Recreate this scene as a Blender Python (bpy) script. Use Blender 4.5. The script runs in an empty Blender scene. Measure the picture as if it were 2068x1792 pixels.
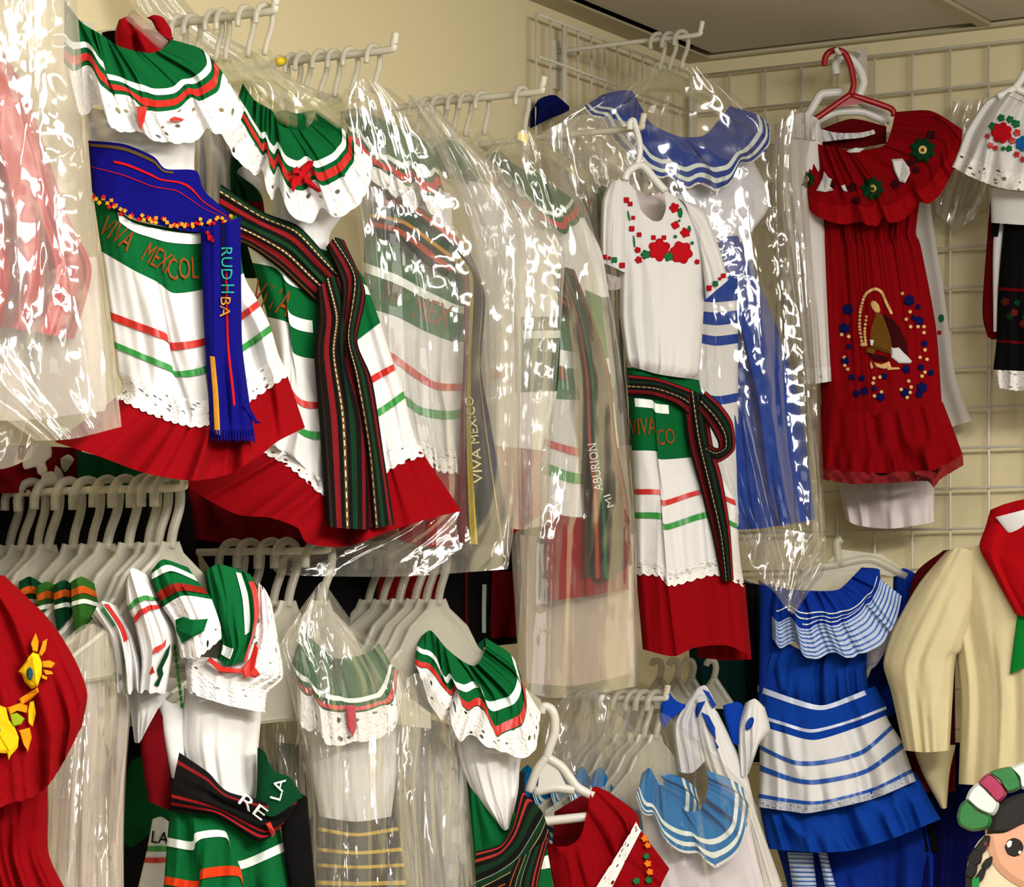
import bpy, math, random
import numpy as np
from mathutils import noise, Vector

random.seed(7)
S = bpy.context.scene
COL = S.collection

# ------------------------------------------------------------------ camera, world, lights, exposure
F = 5700.0                      # focal length in photo pixels (2068 x 1792)
CX, CY, CZ = 2.542, -5.114, 1.5  # camera stands 5.7 m from the corner (origin), turned 30 deg to the left of the y axis
c30, s30 = math.cos(math.radians(30)), math.sin(math.radians(30))
cam = bpy.data.cameras.new('camera'); co = bpy.data.objects.new('camera', cam); COL.objects.link(co)
co.location = (CX, CY, CZ); co.rotation_euler = (math.pi/2, 0, math.radians(30))
cam.sensor_width = 36; cam.lens = 36*F/2068; cam.shift_y = (1300-896)/2068; cam.clip_end = 60
S.camera = co
S.view_settings.view_transform = 'Standard'; S.view_settings.look = 'None'
S.view_settings.gamma = 1; S.view_settings.use_curve_mapping = False
S.view_settings.exposure = -0.08
S.cycles.transparent_max_bounces = 24
S.cycles.max_bounces = 5; S.cycles.diffuse_bounces = 2; S.cycles.glossy_bounces = 3
S.cycles.adaptive_threshold = .04
S.cycles.use_denoising = True
wd = bpy.data.worlds.new('world'); S.world = wd; wd.use_nodes = True
wd.node_tree.nodes['Background'].inputs[0].default_value = (0.62, 0.55, 0.42, 1)
wd.node_tree.nodes['Background'].inputs[1].default_value = 0.09

def lamp(name, loc, aim, sx, sy, power, col=(1, .965, .905)):
    l = bpy.data.lights.new(name, 'AREA'); l.shape = 'RECTANGLE'; l.size = sx; l.size_y = sy; l.energy = power; l.color = col
    o = bpy.data.objects.new(name, l); o.location = loc
    o.rotation_euler = (Vector(aim)-Vector(loc)).to_track_quat('-Z', 'Y').to_euler(); COL.objects.link(o); return o
# fluorescent troffers set in the shop ceiling, shining down
for x, y, e in ((1.35, -2.75, 24), (3.3, -1.6, 48), (2.9, -3.2, 30), (1.35, -4.7, 20), (2.9, -4.7, 34), (4.6, -3.0, 60)):
    lamp('ceiling_troffer', (x, y, 2.66), (x, y, 0), .32, 1.15, e)
# added fill lights, not fixtures: one brightens the left wall, one the ceiling
lamp('fill_light', (2.5, -3.0, 2.56), (0, -1.9, 2.15), 1.25, .12, 26)
lamp('fill_light', (2.6, -2.4, 2.40), (1.6, -.9, 2.68), 1.25, .12, 20)
# broad soft frontal light, unseen, behind the camera
lamp('front_soft_light', (5.2, -7.6, 1.5), (.5, -.8, .9), 2.6, 1.6, 34)

# ------------------------------------------------------------------ helpers
def W(px, py, d):
    px = np.asarray(px, float); py = np.asarray(py, float); d = np.asarray(d, float)
    r = (px-1034)/F*d; u = (1300-py)/F*d
    return np.stack([CX+r*c30-d*s30, CY+r*s30+d*c30, CZ+u], -1)

def lin(h):
    h = h.lstrip('#'); v = [int(h[i:i+2], 16)/255 for i in (0, 2, 4)]
    return tuple(x/12.92 if x <= .04045 else ((x+.055)/1.055)**2.4 for x in v)+(1,)

MATS = {}
def newmat(name):
    m = bpy.data.materials.new(name); m.use_nodes = True; nt = m.node_tree
    for n in list(nt.nodes): nt.nodes.remove(n)
    out = nt.nodes.new('ShaderNodeOutputMaterial')
    return m, nt, out
def N(nt, t, **kw):
    n = nt.nodes.new(t)
    for k, v in kw.items():
        if k.startswith('i_'):
            k = k[2:]; n.inputs[int(k) if k.isdigit() else k].default_value = v
        else: setattr(n, k, v)
    return n
def fabric(name, hexcol, rough=.9, sheen=.0, bump=.35, var=.10, spec=.08):
    if name in MATS: return MATS[name]
    m, nt, out = newmat(name); L = nt.links.new
    p = N(nt, 'ShaderNodeBsdfPrincipled'); c = lin(hexcol)
    p.inputs['Roughness'].default_value = rough; p.inputs['Specular IOR Level'].default_value = spec
    p.inputs['Sheen Weight'].default_value = sheen; p.inputs['Sheen Roughness'].default_value = .5
    tc = N(nt, 'ShaderNodeTexCoord')
    n1 = N(nt, 'ShaderNodeTexNoise', i_Scale=260.0, i_Detail=2.0); n2 = N(nt, 'ShaderNodeTexNoise', i_Scale=28.0, i_Detail=3.0)
    L(tc.outputs['Object'], n1.inputs['Vector']); L(tc.outputs['Object'], n2.inputs['Vector'])
    mx = N(nt, 'ShaderNodeMix', data_type='RGBA'); mx.inputs['A'].default_value = tuple(x*(1-var) for x in c[:3])+(1,); mx.inputs['B'].default_value = tuple(min(1, x*(1+var)) for x in c[:3])+(1,)
    L(n1.outputs[0], mx.inputs['Factor']); L(mx.outputs['Result'], p.inputs['Base Color'])
    ad = N(nt, 'ShaderNodeMath', operation='MULTIPLY_ADD'); ad.inputs[1].default_value = .25
    L(n1.outputs[0], ad.inputs[0]); L(n2.outputs[0], ad.inputs[2])
    b = N(nt, 'ShaderNodeBump', i_Strength=bump, i_Distance=.004); L(ad.outputs[0], b.inputs['Height']); L(b.outputs[0], p.inputs['Normal'])
    L(p.outputs[0], out.inputs[0]); MATS[name] = m; return m
def sheer(name, hexcol, op=.75):
    """thin cloth that lets some light through"""
    if name in MATS: return MATS[name]
    m, nt, out = newmat(name); L = nt.links.new
    d = N(nt, 'ShaderNodeBsdfDiffuse', i_Color=lin(hexcol)); t = N(nt, 'ShaderNodeBsdfTranslucent', i_Color=lin(hexcol))
    a = N(nt, 'ShaderNodeMixShader', i_0=.3); L(d.outputs[0], a.inputs[1]); L(t.outputs[0], a.inputs[2])
    tr = N(nt, 'ShaderNodeBsdfTransparent'); b = N(nt, 'ShaderNodeMixShader', i_0=op)
    L(tr.outputs[0], b.inputs[1]); L(a.outputs[0], b.inputs[2]); L(b.outputs[0], out.inputs[0]); MATS[name] = m; return m
def lace(name, hexcol, scale=75., hole=.26, dens=.5):
    """white lace: open holes where voronoi cells are punched out, finer net round them"""
    if name in MATS: return MATS[name]
    m, nt, out = newmat(name); L = nt.links.new
    uv = N(nt, 'ShaderNodeUVMap')
    v = N(nt, 'ShaderNodeTexVoronoi', i_Scale=scale); v2 = N(nt, 'ShaderNodeTexVoronoi', i_Scale=scale*3.1)
    nz = N(nt, 'ShaderNodeTexNoise', i_Scale=scale*.5); mxv = N(nt, 'ShaderNodeMix', data_type='VECTOR', i_Factor=.012)
    L(uv.outputs[0], nz.inputs['Vector']); L(uv.outputs[0], mxv.inputs['A']); L(nz.outputs['Color'], mxv.inputs['B'])
    L(mxv.outputs[1], v.inputs['Vector']); L(mxv.outputs[1], v2.inputs['Vector'])
    h1 = N(nt, 'ShaderNodeMath', operation='LESS_THAN'); h1.inputs[1].default_value = hole; L(v.outputs['Distance'], h1.inputs[0])
    sp = N(nt, 'ShaderNodeSeparateColor'); L(v.outputs['Color'], sp.inputs[0])
    g = N(nt, 'ShaderNodeMath', operation='LESS_THAN'); g.inputs[1].default_value = dens; L(sp.outputs[0], g.inputs[0])
    mu = N(nt, 'ShaderNodeMath', operation='MULTIPLY'); L(h1.outputs[0], mu.inputs[0]); L(g.outputs[0], mu.inputs[1])
    h2 = N(nt, 'ShaderNodeMath', operation='LESS_THAN'); h2.inputs[1].default_value = .22; L(v2.outputs['Distance'], h2.inputs[0])
    m2 = N(nt, 'ShaderNodeMath', operation='MULTIPLY'); m2.inputs[1].default_value = .22; L(h2.outputs[0], m2.inputs[0])
    mm = N(nt, 'ShaderNodeMath', operation='MAXIMUM'); L(mu.outputs[0], mm.inputs[0]); L(m2.outputs[0], mm.inputs[1])
    p = N(nt, 'ShaderNodeBsdfPrincipled'); p.inputs['Base Color'].default_value = lin(hexcol); p.inputs['Roughness'].default_value = .9
    b = N(nt, 'ShaderNodeBump', i_Strength=.6, i_Distance=.003); L(v2.outputs['Distance'], b.inputs['Height']); L(b.outputs[0], p.inputs['Normal'])
    tr = N(nt, 'ShaderNodeBsdfTransparent'); mix = N(nt, 'ShaderNodeMixShader')
    L(mm.outputs[0], mix.inputs[0]); L(p.outputs[0], mix.inputs[1]); L(tr.outputs[0], mix.inputs[2]); L(mix.outputs[0], out.inputs[0])
    MATS[name] = m; return m
def stripes(name, stops, dots=None):
    """woven stripes running along a sash: colour by the across coordinate; dots = (u0,u1,hex) stitched lines"""
    if name in MATS: return MATS[name]
    m, nt, out = newmat(name); L = nt.links.new
    uv = N(nt, 'ShaderNodeUVMap'); sx = N(nt, 'ShaderNodeSeparateXYZ'); L(uv.outputs[0], sx.inputs[0])
    r = N(nt, 'ShaderNodeValToRGB'); cr = r.color_ramp; cr.interpolation = 'CONSTANT'
    while len(cr.elements) > 1: cr.elements.remove(cr.elements[-1])
    cr.elements[0].position = 0; cr.elements[0].color = lin(stops[0][1])
    for p_, h in stops[1:]:
        e = cr.elements.new(p_); e.color = lin(h)
    L(sx.outputs[0], r.inputs[0]); col = r.outputs[0]
    for (u0, u1, h) in dots or []:
        a = N(nt, 'ShaderNodeMath', operation='GREATER_THAN'); a.inputs[1].default_value = u0; L(sx.outputs[0], a.inputs[0])
        b = N(nt, 'ShaderNodeMath', operation='LESS_THAN'); b.inputs[1].default_value = u1; L(sx.outputs[0], b.inputs[0])
        w = N(nt, 'ShaderNodeMath', operation='FRACT'); k = N(nt, 'ShaderNodeMath', operation='MULTIPLY'); k.inputs[1].default_value = 130; L(sx.outputs[1], k.inputs[0]); L(k.outputs[0], w.inputs[0])
        c = N(nt, 'ShaderNodeMath', operation='LESS_THAN'); c.inputs[1].default_value = .6; L(w.outputs[0], c.inputs[0])
        d = N(nt, 'ShaderNodeMath', operation='MULTIPLY'); e = N(nt, 'ShaderNodeMath', operation='MULTIPLY')
        L(a.outputs[0], d.inputs[0]); L(b.outputs[0], d.inputs[1]); L(d.outputs[0], e.inputs[0]); L(c.outputs[0], e.inputs[1])
        mx = N(nt, 'ShaderNodeMix', data_type='RGBA'); mx.inputs['B'].default_value = lin(h); L(e.outputs[0], mx.inputs['Factor']); L(col, mx.inputs['A']); col = mx.outputs['Result']
    p = N(nt, 'ShaderNodeBsdfPrincipled'); p.inputs['Roughness'].default_value = .9; p.inputs['Specular IOR Level'].default_value = .15; L(col, p.inputs['Base Color'])
    tc = N(nt, 'ShaderNodeTexCoord'); nz = N(nt, 'ShaderNodeTexNoise', i_Scale=350.0); L(tc.outputs['Object'], nz.inputs['Vector'])
    bm = N(nt, 'ShaderNodeBump', i_Strength=.5, i_Distance=.003); L(nz.outputs[0], bm.inputs['Height']); L(bm.outputs[0], p.inputs['Normal'])
    L(p.outputs[0], out.inputs[0]); MATS[name] = m; return m
def plastic_film(name, haze=.16, rough=.06, tint='dedbd0', cells=34., tilt=.5, dens=.5, gloss=1., facet=.42):
    """clear polythene: mostly transparent, a little milky, with sharp crinkle facets that catch the lamps here and there"""
    if name in MATS: return MATS[name]
    m, nt, out = newmat(name); L = nt.links.new
    uv = N(nt, 'ShaderNodeTexCoord'); mp = N(nt, 'ShaderNodeMapping'); mp.inputs['Scale'].default_value = (1.35, 1.35, .26); L(uv.outputs['Object'], mp.inputs[0])
    nz = N(nt, 'ShaderNodeTexNoise', i_Scale=16.0, i_Detail=3.0); L(mp.outputs[0], nz.inputs['Vector'])
    wv = N(nt, 'ShaderNodeMix', data_type='VECTOR', i_Factor=.05); L(mp.outputs[0], wv.inputs['A']); L(nz.outputs['Color'], wv.inputs['B'])
    v = N(nt, 'ShaderNodeTexVoronoi', feature='F1', i_Scale=cells); L(wv.outputs[1], v.inputs['Vector'])
    ve = N(nt, 'ShaderNodeTexVoronoi', feature='DISTANCE_TO_EDGE', i_Scale=cells); L(wv.outputs[1], ve.inputs['Vector'])
    eg = N(nt, 'ShaderNodeMapRange'); eg.inputs['From Min'].default_value = .03; eg.inputs['From Max'].default_value = .09; eg.inputs['To Min'].default_value = 1.05; eg.inputs['To Max'].default_value = facet; L(ve.outputs['Distance'], eg.inputs[0])
    mk = N(nt, 'ShaderNodeTexNoise', i_Scale=7.0, i_Detail=1.0); L(mp.outputs[0], mk.inputs['Vector'])
    mr = N(nt, 'ShaderNodeMapRange'); mr.inputs['From Min'].default_value = 1-dens-.08; mr.inputs['From Max'].default_value = 1-dens+.12; mr.inputs['To Max'].default_value = tilt; mr.inputs['To Min'].default_value = tilt*.12; L(mk.outputs[0], mr.inputs[0])
    ml = N(nt, 'ShaderNodeMath', operation='MULTIPLY'); L(mr.outputs[0], ml.inputs[0]); L(eg.outputs[0], ml.inputs[1])
    sb = N(nt, 'ShaderNodeVectorMath', operation='SUBTRACT'); sb.inputs[1].default_value = (.5, .5, .5); L(v.outputs['Color'], sb.inputs[0])
    sc = N(nt, 'ShaderNodeVectorMath', operation='SCALE'); L(sb.outputs[0], sc.inputs[0]); L(ml.outputs[0], sc.inputs['Scale'])
    ge = N(nt, 'ShaderNodeNewGeometry'); ad = N(nt, 'ShaderNodeVectorMath', operation='ADD'); L(ge.outputs['Normal'], ad.inputs[0]); L(sc.outputs[0], ad.inputs[1])
    nm = N(nt, 'ShaderNodeVectorMath', operation='NORMALIZE'); L(ad.outputs[0], nm.inputs[0])
    gl = N(nt, 'ShaderNodeBsdfGlossy', i_Roughness=rough); gl.inputs['Color'].default_value = (1, 1, .98, 1); L(nm.outputs[0], gl.inputs['Normal'])
    tr = N(nt, 'ShaderNodeBsdfTransparent'); tr.inputs['Color'].default_value = (.985, .98, .97, 1)
    df = N(nt, 'ShaderNodeBsdfDiffuse', i_Color=lin(tint)); tl = N(nt, 'ShaderNodeBsdfTranslucent', i_Color=lin(tint))
    hz = N(nt, 'ShaderNodeMixShader', i_0=.35); L(df.outputs[0], hz.inputs[1]); L(tl.outputs[0], hz.inputs[2])
    hm = N(nt, 'ShaderNodeMapRange'); hm.inputs['From Min'].default_value = .35; hm.inputs['From Max'].default_value = .65; hm.inputs['To Min'].default_value = haze*.6; hm.inputs['To Max'].default_value = haze*1.5; L(nz.outputs[0], hm.inputs[0])
    a = N(nt, 'ShaderNodeMixShader'); L(hm.outputs[0], a.inputs[0]); L(tr.outputs[0], a.inputs[1]); L(hz.outputs[0], a.inputs[2])
    fr = N(nt, 'ShaderNodeFresnel', i_IOR=1.5)
    fm = N(nt, 'ShaderNodeMapRange'); fm.inputs['From Min'].default_value = .04; fm.inputs['From Max'].default_value = .5; fm.inputs['To Min'].default_value = .07*gloss; fm.inputs['To Max'].default_value = .2*gloss; L(fr.outputs[0], fm.inputs[0])
    mix = N(nt, 'ShaderNodeMixShader'); L(fm.outputs[0], mix.inputs[0]); L(a.outputs[0], mix.inputs[1]); L(gl.outputs[0], mix.inputs[2])
    L(mix.outputs[0], out.inputs[0]); MATS[name] = m; return m
def solid(name, hexcol, rough=.45, spec=.4):
    if name in MATS: return MATS[name]
    m, nt, out = newmat(name); p = N(nt, 'ShaderNodeBsdfPrincipled'); p.inputs['Base Color'].default_value = lin(hexcol); p.inputs['Roughness'].default_value = rough; p.inputs['Specular IOR Level'].default_value = spec
    tc = N(nt, 'ShaderNodeTexCoord'); nz = N(nt, 'ShaderNodeTexNoise', i_Scale=90.0); nt.links.new(tc.outputs['Object'], nz.inputs['Vector'])
    b = N(nt, 'ShaderNodeBump', i_Strength=.08, i_Distance=.002); nt.links.new(nz.outputs[0], b.inputs['Height']); nt.links.new(b.outputs[0], p.inputs['Normal'])
    nt.links.new(p.outputs[0], out.inputs[0]); MATS[name] = m; return m
def frosted(name, hexcol='e8e4d8', clear=.45, rough=.22):
    if name in MATS: return MATS[name]
    m, nt, out = newmat(name); L = nt.links.new
    p = N(nt, 'ShaderNodeBsdfPrincipled'); p.inputs['Base Color'].default_value = lin(hexcol); p.inputs['Roughness'].default_value = rough; p.inputs['Specular IOR Level'].default_value = .6
    t = N(nt, 'ShaderNodeBsdfTransparent'); t.inputs[0].default_value = (.95, .95, .9, 1)
    mx = N(nt, 'ShaderNodeMixShader', i_0=1-clear); L(t.outputs[0], mx.inputs[1]); L(p.outputs[0], mx.inputs[2]); L(mx.outputs[0], out.inputs[0]); MATS[name] = m; return m

# ---- scene objects
class Thing:
    def __init__(s, name, label, cat, loc, group=None):
        o = bpy.data.objects.new(name, None); o.empty_display_size = .05; COL.objects.link(o)
        o.location = loc; s.o = o; s.loc = np.array(loc, float)
        o['label'] = label; o['category'] = cat
        if group: o['group'] = group
def mesh(name, V, Fc, mat, thing=None, parent=None, uv=None, smooth=True, label=None):
    base = thing.loc if thing is not None else np.zeros(3)
    me = bpy.data.meshes.new(name)
    me.from_pydata((np.asarray(V, float)-base).tolist(), [], [list(map(int, f)) for f in Fc])
    if smooth: me.polygons.foreach_set('use_smooth', np.ones(len(me.polygons), bool))
    if uv is not None:
        ul = me.uv_layers.new(name='UVMap'); idx = np.empty(len(me.loops), int); me.loops.foreach_get('vertex_index', idx)
        ul.data.foreach_set('uv', np.asarray(uv, float)[idx].ravel())
    me.materials.append(mat)
    o = bpy.data.objects.new(name, me); COL.objects.link(o)
    if parent is not None: o.parent = parent
    elif thing is not None: o.parent = thing.o
    if label: o['label'] = label
    return o
def struct(o): o['kind'] = 'structure'; return o

def catmull(P, t):
    """P: (n,k) control values, t: parameters in [0,n-1]"""
    P = np.asarray(P, float); n = len(P); t = np.clip(np.asarray(t, float), 0, n-1)
    i = np.minimum(t.astype(int), n-2) if n > 1 else np.zeros_like(t, int)
    if n == 1: return np.repeat(P, len(t), 0)
    f = (t-i)[:, None]
    p1, p2 = P[i], P[i+1]; p0 = np.where((i > 0)[:, None], P[np.maximum(i-1, 0)], 2*p1-p2); p3 = np.where((i < n-2)[:, None], P[np.minimum(i+2, n-1)], 2*p2-p1)
    m1, m2 = (p2-p0)*.5*.8, (p3-p1)*.5*.8
    return (2*f**3-3*f**2+1)*p1+(f**3-2*f**2+f)*m1+(-2*f**3+3*f**2)*p2+(f**3-f**2)*m2

VT = np.random.default_rng(5).random((64, 64))
def vnoise(x, y):
    """smooth random relief with rounded ridges and sharper valleys, as gathered cloth has"""
    i = np.floor(x).astype(int); j = np.floor(y).astype(int); f = x-i; g = y-j; f = f*f*(3-2*f); g = g*g*(3-2*g)
    t = lambda a, b: VT[a % 64, b % 64]
    v = (t(i, j)*(1-f)+t(i+1, j)*f)*(1-g)+(t(i, j+1)*(1-f)+t(i+1, j+1)*f)*g
    return v

class Surf:
    """a draped cloth surface: rows of control points (as seen in the photograph) hung on an upright plane that
    stands d0 metres from the camera at px0 and is turned by th degrees; off() gives its real relief in metres"""
    NS = 161
    def __init__(s, plane, rows, bulge=.03, back=None, folds=(), n=None, pleat=(), micro=.0015, edge=.08, fgain=1.45, ruf=None):
        s.px0, s.d0, s.th = plane; s.bulge = bulge; s.back = bulge if back is None else back; s.folds = folds; s.micro = micro; s.edge = edge; s.fgain = fgain; s.ruf = ruf; s.pleat = pleat
        R = []
        for r in rows:
            r = np.asarray(r, float); L = np.r_[0, np.cumsum(np.hypot(*(np.diff(r, axis=0)).T))]; L /= L[-1]
            u = np.linspace(0, 1, s.NS); t = np.interp(u, L, np.arange(len(r)))
            R.append(catmull(r, t))
        s.R = np.array(R); s.nr = len(R)
        s.n = np.zeros(s.nr) if n is None else np.asarray(n, float)
        w = np.mean(np.hypot(*(np.diff(s.R, axis=1)).transpose(2, 0, 1)).sum(1)); s.wm = w*s.d0/F
        l = np.mean(np.hypot(*(np.diff(s.R, axis=0)).transpose(2, 0, 1)).sum(0)); s.lm = l*s.d0/F
    def depth(s, px):
        k = (px-1034)/F; r0 = (s.px0-1034)/F*s.d0; a = math.radians(s.th)
        q = (k*s.d0-r0)/(math.cos(a)-k*math.sin(a)); return s.d0+q*math.sin(a)
    def ruffle(s, U, V):
        n, amp, dy, ph = s.ruf; vv = np.clip(V/max(s.nr-1, 1), 0, 1)**.8; x = 2*np.pi*n*(U+.03*np.sin(11*U+ph)+.018*np.sin(23*U+2*ph))+ph
        a = .55+.45*np.sin(5.3*U*n/4+ph*2); w = np.clip(np.minimum(U, 1-U)/.05, 0, 1)
        return amp*vv*a*(np.sin(x)+.35*np.sin(2*x+.9)+.15*np.sin(3*x+.4))*w, dy*vv*a*(np.sin(x-.9)+.3*np.sin(2*x))*w
    def pix(s, U, V):
        P = s.pix0(U, V)
        if s.ruf: P = P+np.stack([0*P[:, 0], s.ruffle(np.clip(U.ravel(), 0, 1), V.ravel())[1]], -1)
        return P
    def pix0(s, U, V):
        U = U.ravel(); V = V.ravel(); x = np.clip(U, 0, 1)*(s.NS-1); i = np.minimum(x.astype(int), s.NS-2); f = x-i
        v = np.clip(V, 0, s.nr-1)
        j = np.minimum(v.astype(int), max(s.nr-2, 0)); out = np.zeros((len(U), 2)); g = (v-j)[:, None]
        def row(k): return s.R[k, i]*(1-f)[:, None]+s.R[k, i+1]*f[:, None]
        if s.nr == 1: return row(np.zeros_like(j))
        p1, p2 = row(j), row(j+1); p0 = np.where((j > 0)[:, None], row(np.maximum(j-1, 0)), 2*p1-p2); p3 = np.where((j < s.nr-2)[:, None], row(np.minimum(j+2, s.nr-1)), 2*p2-p1)
        m1, m2 = (p2-p0)*.4, (p3-p1)*.4
        return (2*g**3-3*g**2+1)*p1+(g**3-2*g**2+g)*m1+(-2*g**3+3*g**2)*p2+(g**3-g**2)*m2
    def off(s, U, V, back=False):
        U = np.clip(U.ravel(), 0, 1); V = np.clip(V.ravel(), 0, s.nr-1)
        prof = np.sqrt(np.clip(1-(2*U-1)**2, 0, 1)); o = np.interp(V, np.arange(s.nr), s.n)
        vv = V/max(s.nr-1, 1); w = np.clip(np.minimum(U, 1-U)/s.edge, 0, 1); w = w*w*(3-2*w)
        fo = 0
        for (n, a0, a1, ph, sk) in s.folds:
            A = a0+(a1-a0)*vv
            x = (U+sk*vv*.25)*n*1.55+ph*7.3; y = vv*1.3+ph*3.1
            v = vnoise(x, y); r = 1-np.sqrt((2*v-1)**2+.01)
            fo = fo+s.fgain*A*(1.5*(v-.5)+1.5*(r-.5)+.7*(vnoise(x*2.1+5, y*1.4)-.5))
        for (u0, h) in s.pleat:   # knife pleats: a step in depth that eases out
            q = U-u0; fo = fo+np.where(q > 0, h*np.exp(-q*9), 0)*vv
        o = o+fo*w
        if s.ruf: o = o+s.ruffle(U, V)[0]
        return o-prof*s.back if back else o+prof*s.bulge
    def world(s, U, V, lift=0., back=False):
        p = s.pix(U, V); o = s.off(U, V, back)
        W3 = W(p[:, 0], p[:, 1], s.depth(p[:, 0])-o-lift)
        if s.micro:
            q = np.array([noise.noise(Vector(a*38)) for a in W3]) if len(W3) < 40000 else 0
            W3 = W(p[:, 0], p[:, 1], s.depth(p[:, 0])-o-lift-q*s.micro)
        return W3
    def at(s, px, py, lift=.002):
        """points of the surface seen at photo positions (for embroidery and print laid on it)"""
        if not hasattr(s, '_g'):
            u, v = np.meshgrid(np.linspace(0, 1, 90), np.linspace(0, s.nr-1, 90)); s._g = (s.pix(u, v), u.ravel(), v.ravel())
        px = np.asarray(px, float); py = np.asarray(py, float); P, u, v = s._g
        i = np.array([np.argmin((P[:, 0]-a)**2+(P[:, 1]-b)**2) for a, b in zip(px, py)])
        # smoothed relief round the spot so that pieces stay above the folds
        return W(px, py, s.depth(px)-s.off(u[i], v[i])-lift)

def gridf(nu, nv, o=0):
    i = np.arange(nu)[None, :]+np.arange(nv)[:, None]*(nu+1)+o
    return np.stack([i, i+1, i+nu+2, i+nu+1], -1).reshape(-1, 4)
def tube(T, name, sf, mat, v0=0., v1=None, u0=0., u1=1., nu=64, nv=None, parent=None, label=None, uvw=None):
    """closed garment panel: front and back sheets meeting at the sides"""
    v1 = sf.nr-1 if v1 is None else v1
    nv = nv or max(6, int(14*(v1-v0)))
    U, V = np.meshgrid(np.linspace(u0, u1, nu+1), np.linspace(v0, v1, nv+1))
    A = sf.world(U, V); nb = max(8, nu//3)
    U2, V2 = np.meshgrid(np.linspace(u1, u0, nb+1), np.linspace(v0, v1, nv+1))
    B = sf.world(U2, V2, 0., True)
    uvf = np.stack([U.ravel()*(uvw or sf.wm), V.ravel()/max(sf.nr-1, 1)*sf.lm], -1); uvb = np.stack([U2.ravel()*(uvw or sf.wm), V2.ravel()/max(sf.nr-1, 1)*sf.lm], -1)
    return mesh(name, np.r_[A, B], np.r_[gridf(nu, nv), gridf(nb, nv, len(A))], mat, T, parent, np.r_[uvf, uvb], label=label)
def strip(T, name, sf, mat, v0, v1, u0=0., u1=1., lift=.002, nu=64, nv=None, parent=None, scallop=None, label=None, uvw=None, thick=.0012):
    """ribbon, lace or sash lying on a surface; thin cloth with two faces"""
    nv = nv or max(2, int(12*(v1-v0)))
    U, V = np.meshgrid(np.linspace(u0, u1, nu+1), np.linspace(v0, v1, nv+1))
    if scallop:
        k, a = scallop; g = (V-v0)/(v1-v0); V = V-a*.45*g*g*(1-np.abs(np.sin(np.pi*k*U+.6*np.sin(5*U)))**.8)
    A = sf.world(U, V, lift); uv = np.stack([U.ravel()*(uvw or sf.wm), V.ravel()/max(sf.nr-1, 1)*sf.lm], -1)
    return mesh(name, A, gridf(nu, nv), mat, T, parent, uv, label=label)
def lengthways(plane, rows, **kw):
    return Surf(plane, rows, **kw)
def motif(T, name, sf, mat, polys, lift=.0025, parent=None, label=None, h=.0015):
    """embroidered or applied shapes: little raised pads standing on the cloth; each of some size is a part of its own, specks are joined"""
    big = [[q] for q in polys if np.ptp(np.asarray(q, float), axis=0).max() >= 11]; small = [q for q in polys if np.ptp(np.asarray(q, float), axis=0).max() < 11]
    for grp in big+([small] if small else []):
        V = []; Fc = []
        for poly in grp:
            p = np.asarray(poly, float); c = p.mean(0); n = len(p)
            base = sf.at(p[:, 0], p[:, 1], lift-.001); q = c+(p-c)*.82
            top = sf.at(q[:, 0], q[:, 1], lift+h); k = len(V)
            V += list(base)+list(top)
            Fc += [[k+i, k+(i+1) % n, k+n+(i+1) % n, k+n+i] for i in range(n)]+[list(range(k+n, k+2*n))]
        o = mesh(name, V, Fc, mat, T, parent, smooth=False, label=label)
        if len(grp) > 1: o['kind'] = 'stuff'
    return o
def disc(cx, cy, r, n=10, sy=1., rot=0.):
    a = np.linspace(0, 2*np.pi, n, endpoint=False); x = r*np.cos(a); y = r*sy*np.sin(a); c, s_ = math.cos(rot), math.sin(rot)
    return np.stack([cx+x*c-y*s_, cy+x*s_+y*c], -1)
def flower(cx, cy, r, k=5, d=.3, rot=0., n=5):
    a = np.linspace(0, 2*np.pi, k*n, endpoint=False); rr = r*(1-d+d*np.abs(np.sin(k*a/2+rot))); return np.stack([cx+rr*np.cos(a), cy+rr*np.sin(a)], -1)
def text(T, name, sf, mat, s, a, b, h, lift=.003, slant=0., parent=None):
    """words sewn on cloth: from a to b along the baseline (photo positions), letters h px tall"""
    cu = bpy.data.curves.new('t', 'FONT'); cu.body = s; cu.size = 1; cu.resolution_u = 2
    ob = bpy.data.objects.new('t', cu); COL.objects.link(ob)
    dg = bpy.context.evaluated_depsgraph_get(); me = ob.evaluated_get(dg).to_mesh()
    V = np.array([v.co[:2] for v in me.vertices]); Fc = [list(p.vertices) for p in me.polygons]
    ob.evaluated_get(dg).to_mesh_clear(); bpy.data.objects.remove(ob); bpy.data.curves.remove(cu)
    x0, x1 = V[:, 0].min(), V[:, 0].max(); y1 = max(V[:, 1].max(), .6)
    t = (V[:, 0]-x0)/(x1-x0); a = np.array(a, float); b = np.array(b, float); dr = (b-a)/np.linalg.norm(b-a); up = np.array([dr[1], -dr[0]])
    P = a+t[:, None]*(b-a)+(V[:, 1]/y1*h)[:, None]*(up+slant*dr)
    return mesh(name, sf.at(P[:, 0], P[:, 1], lift), Fc, mat, T, parent, smooth=False)
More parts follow.
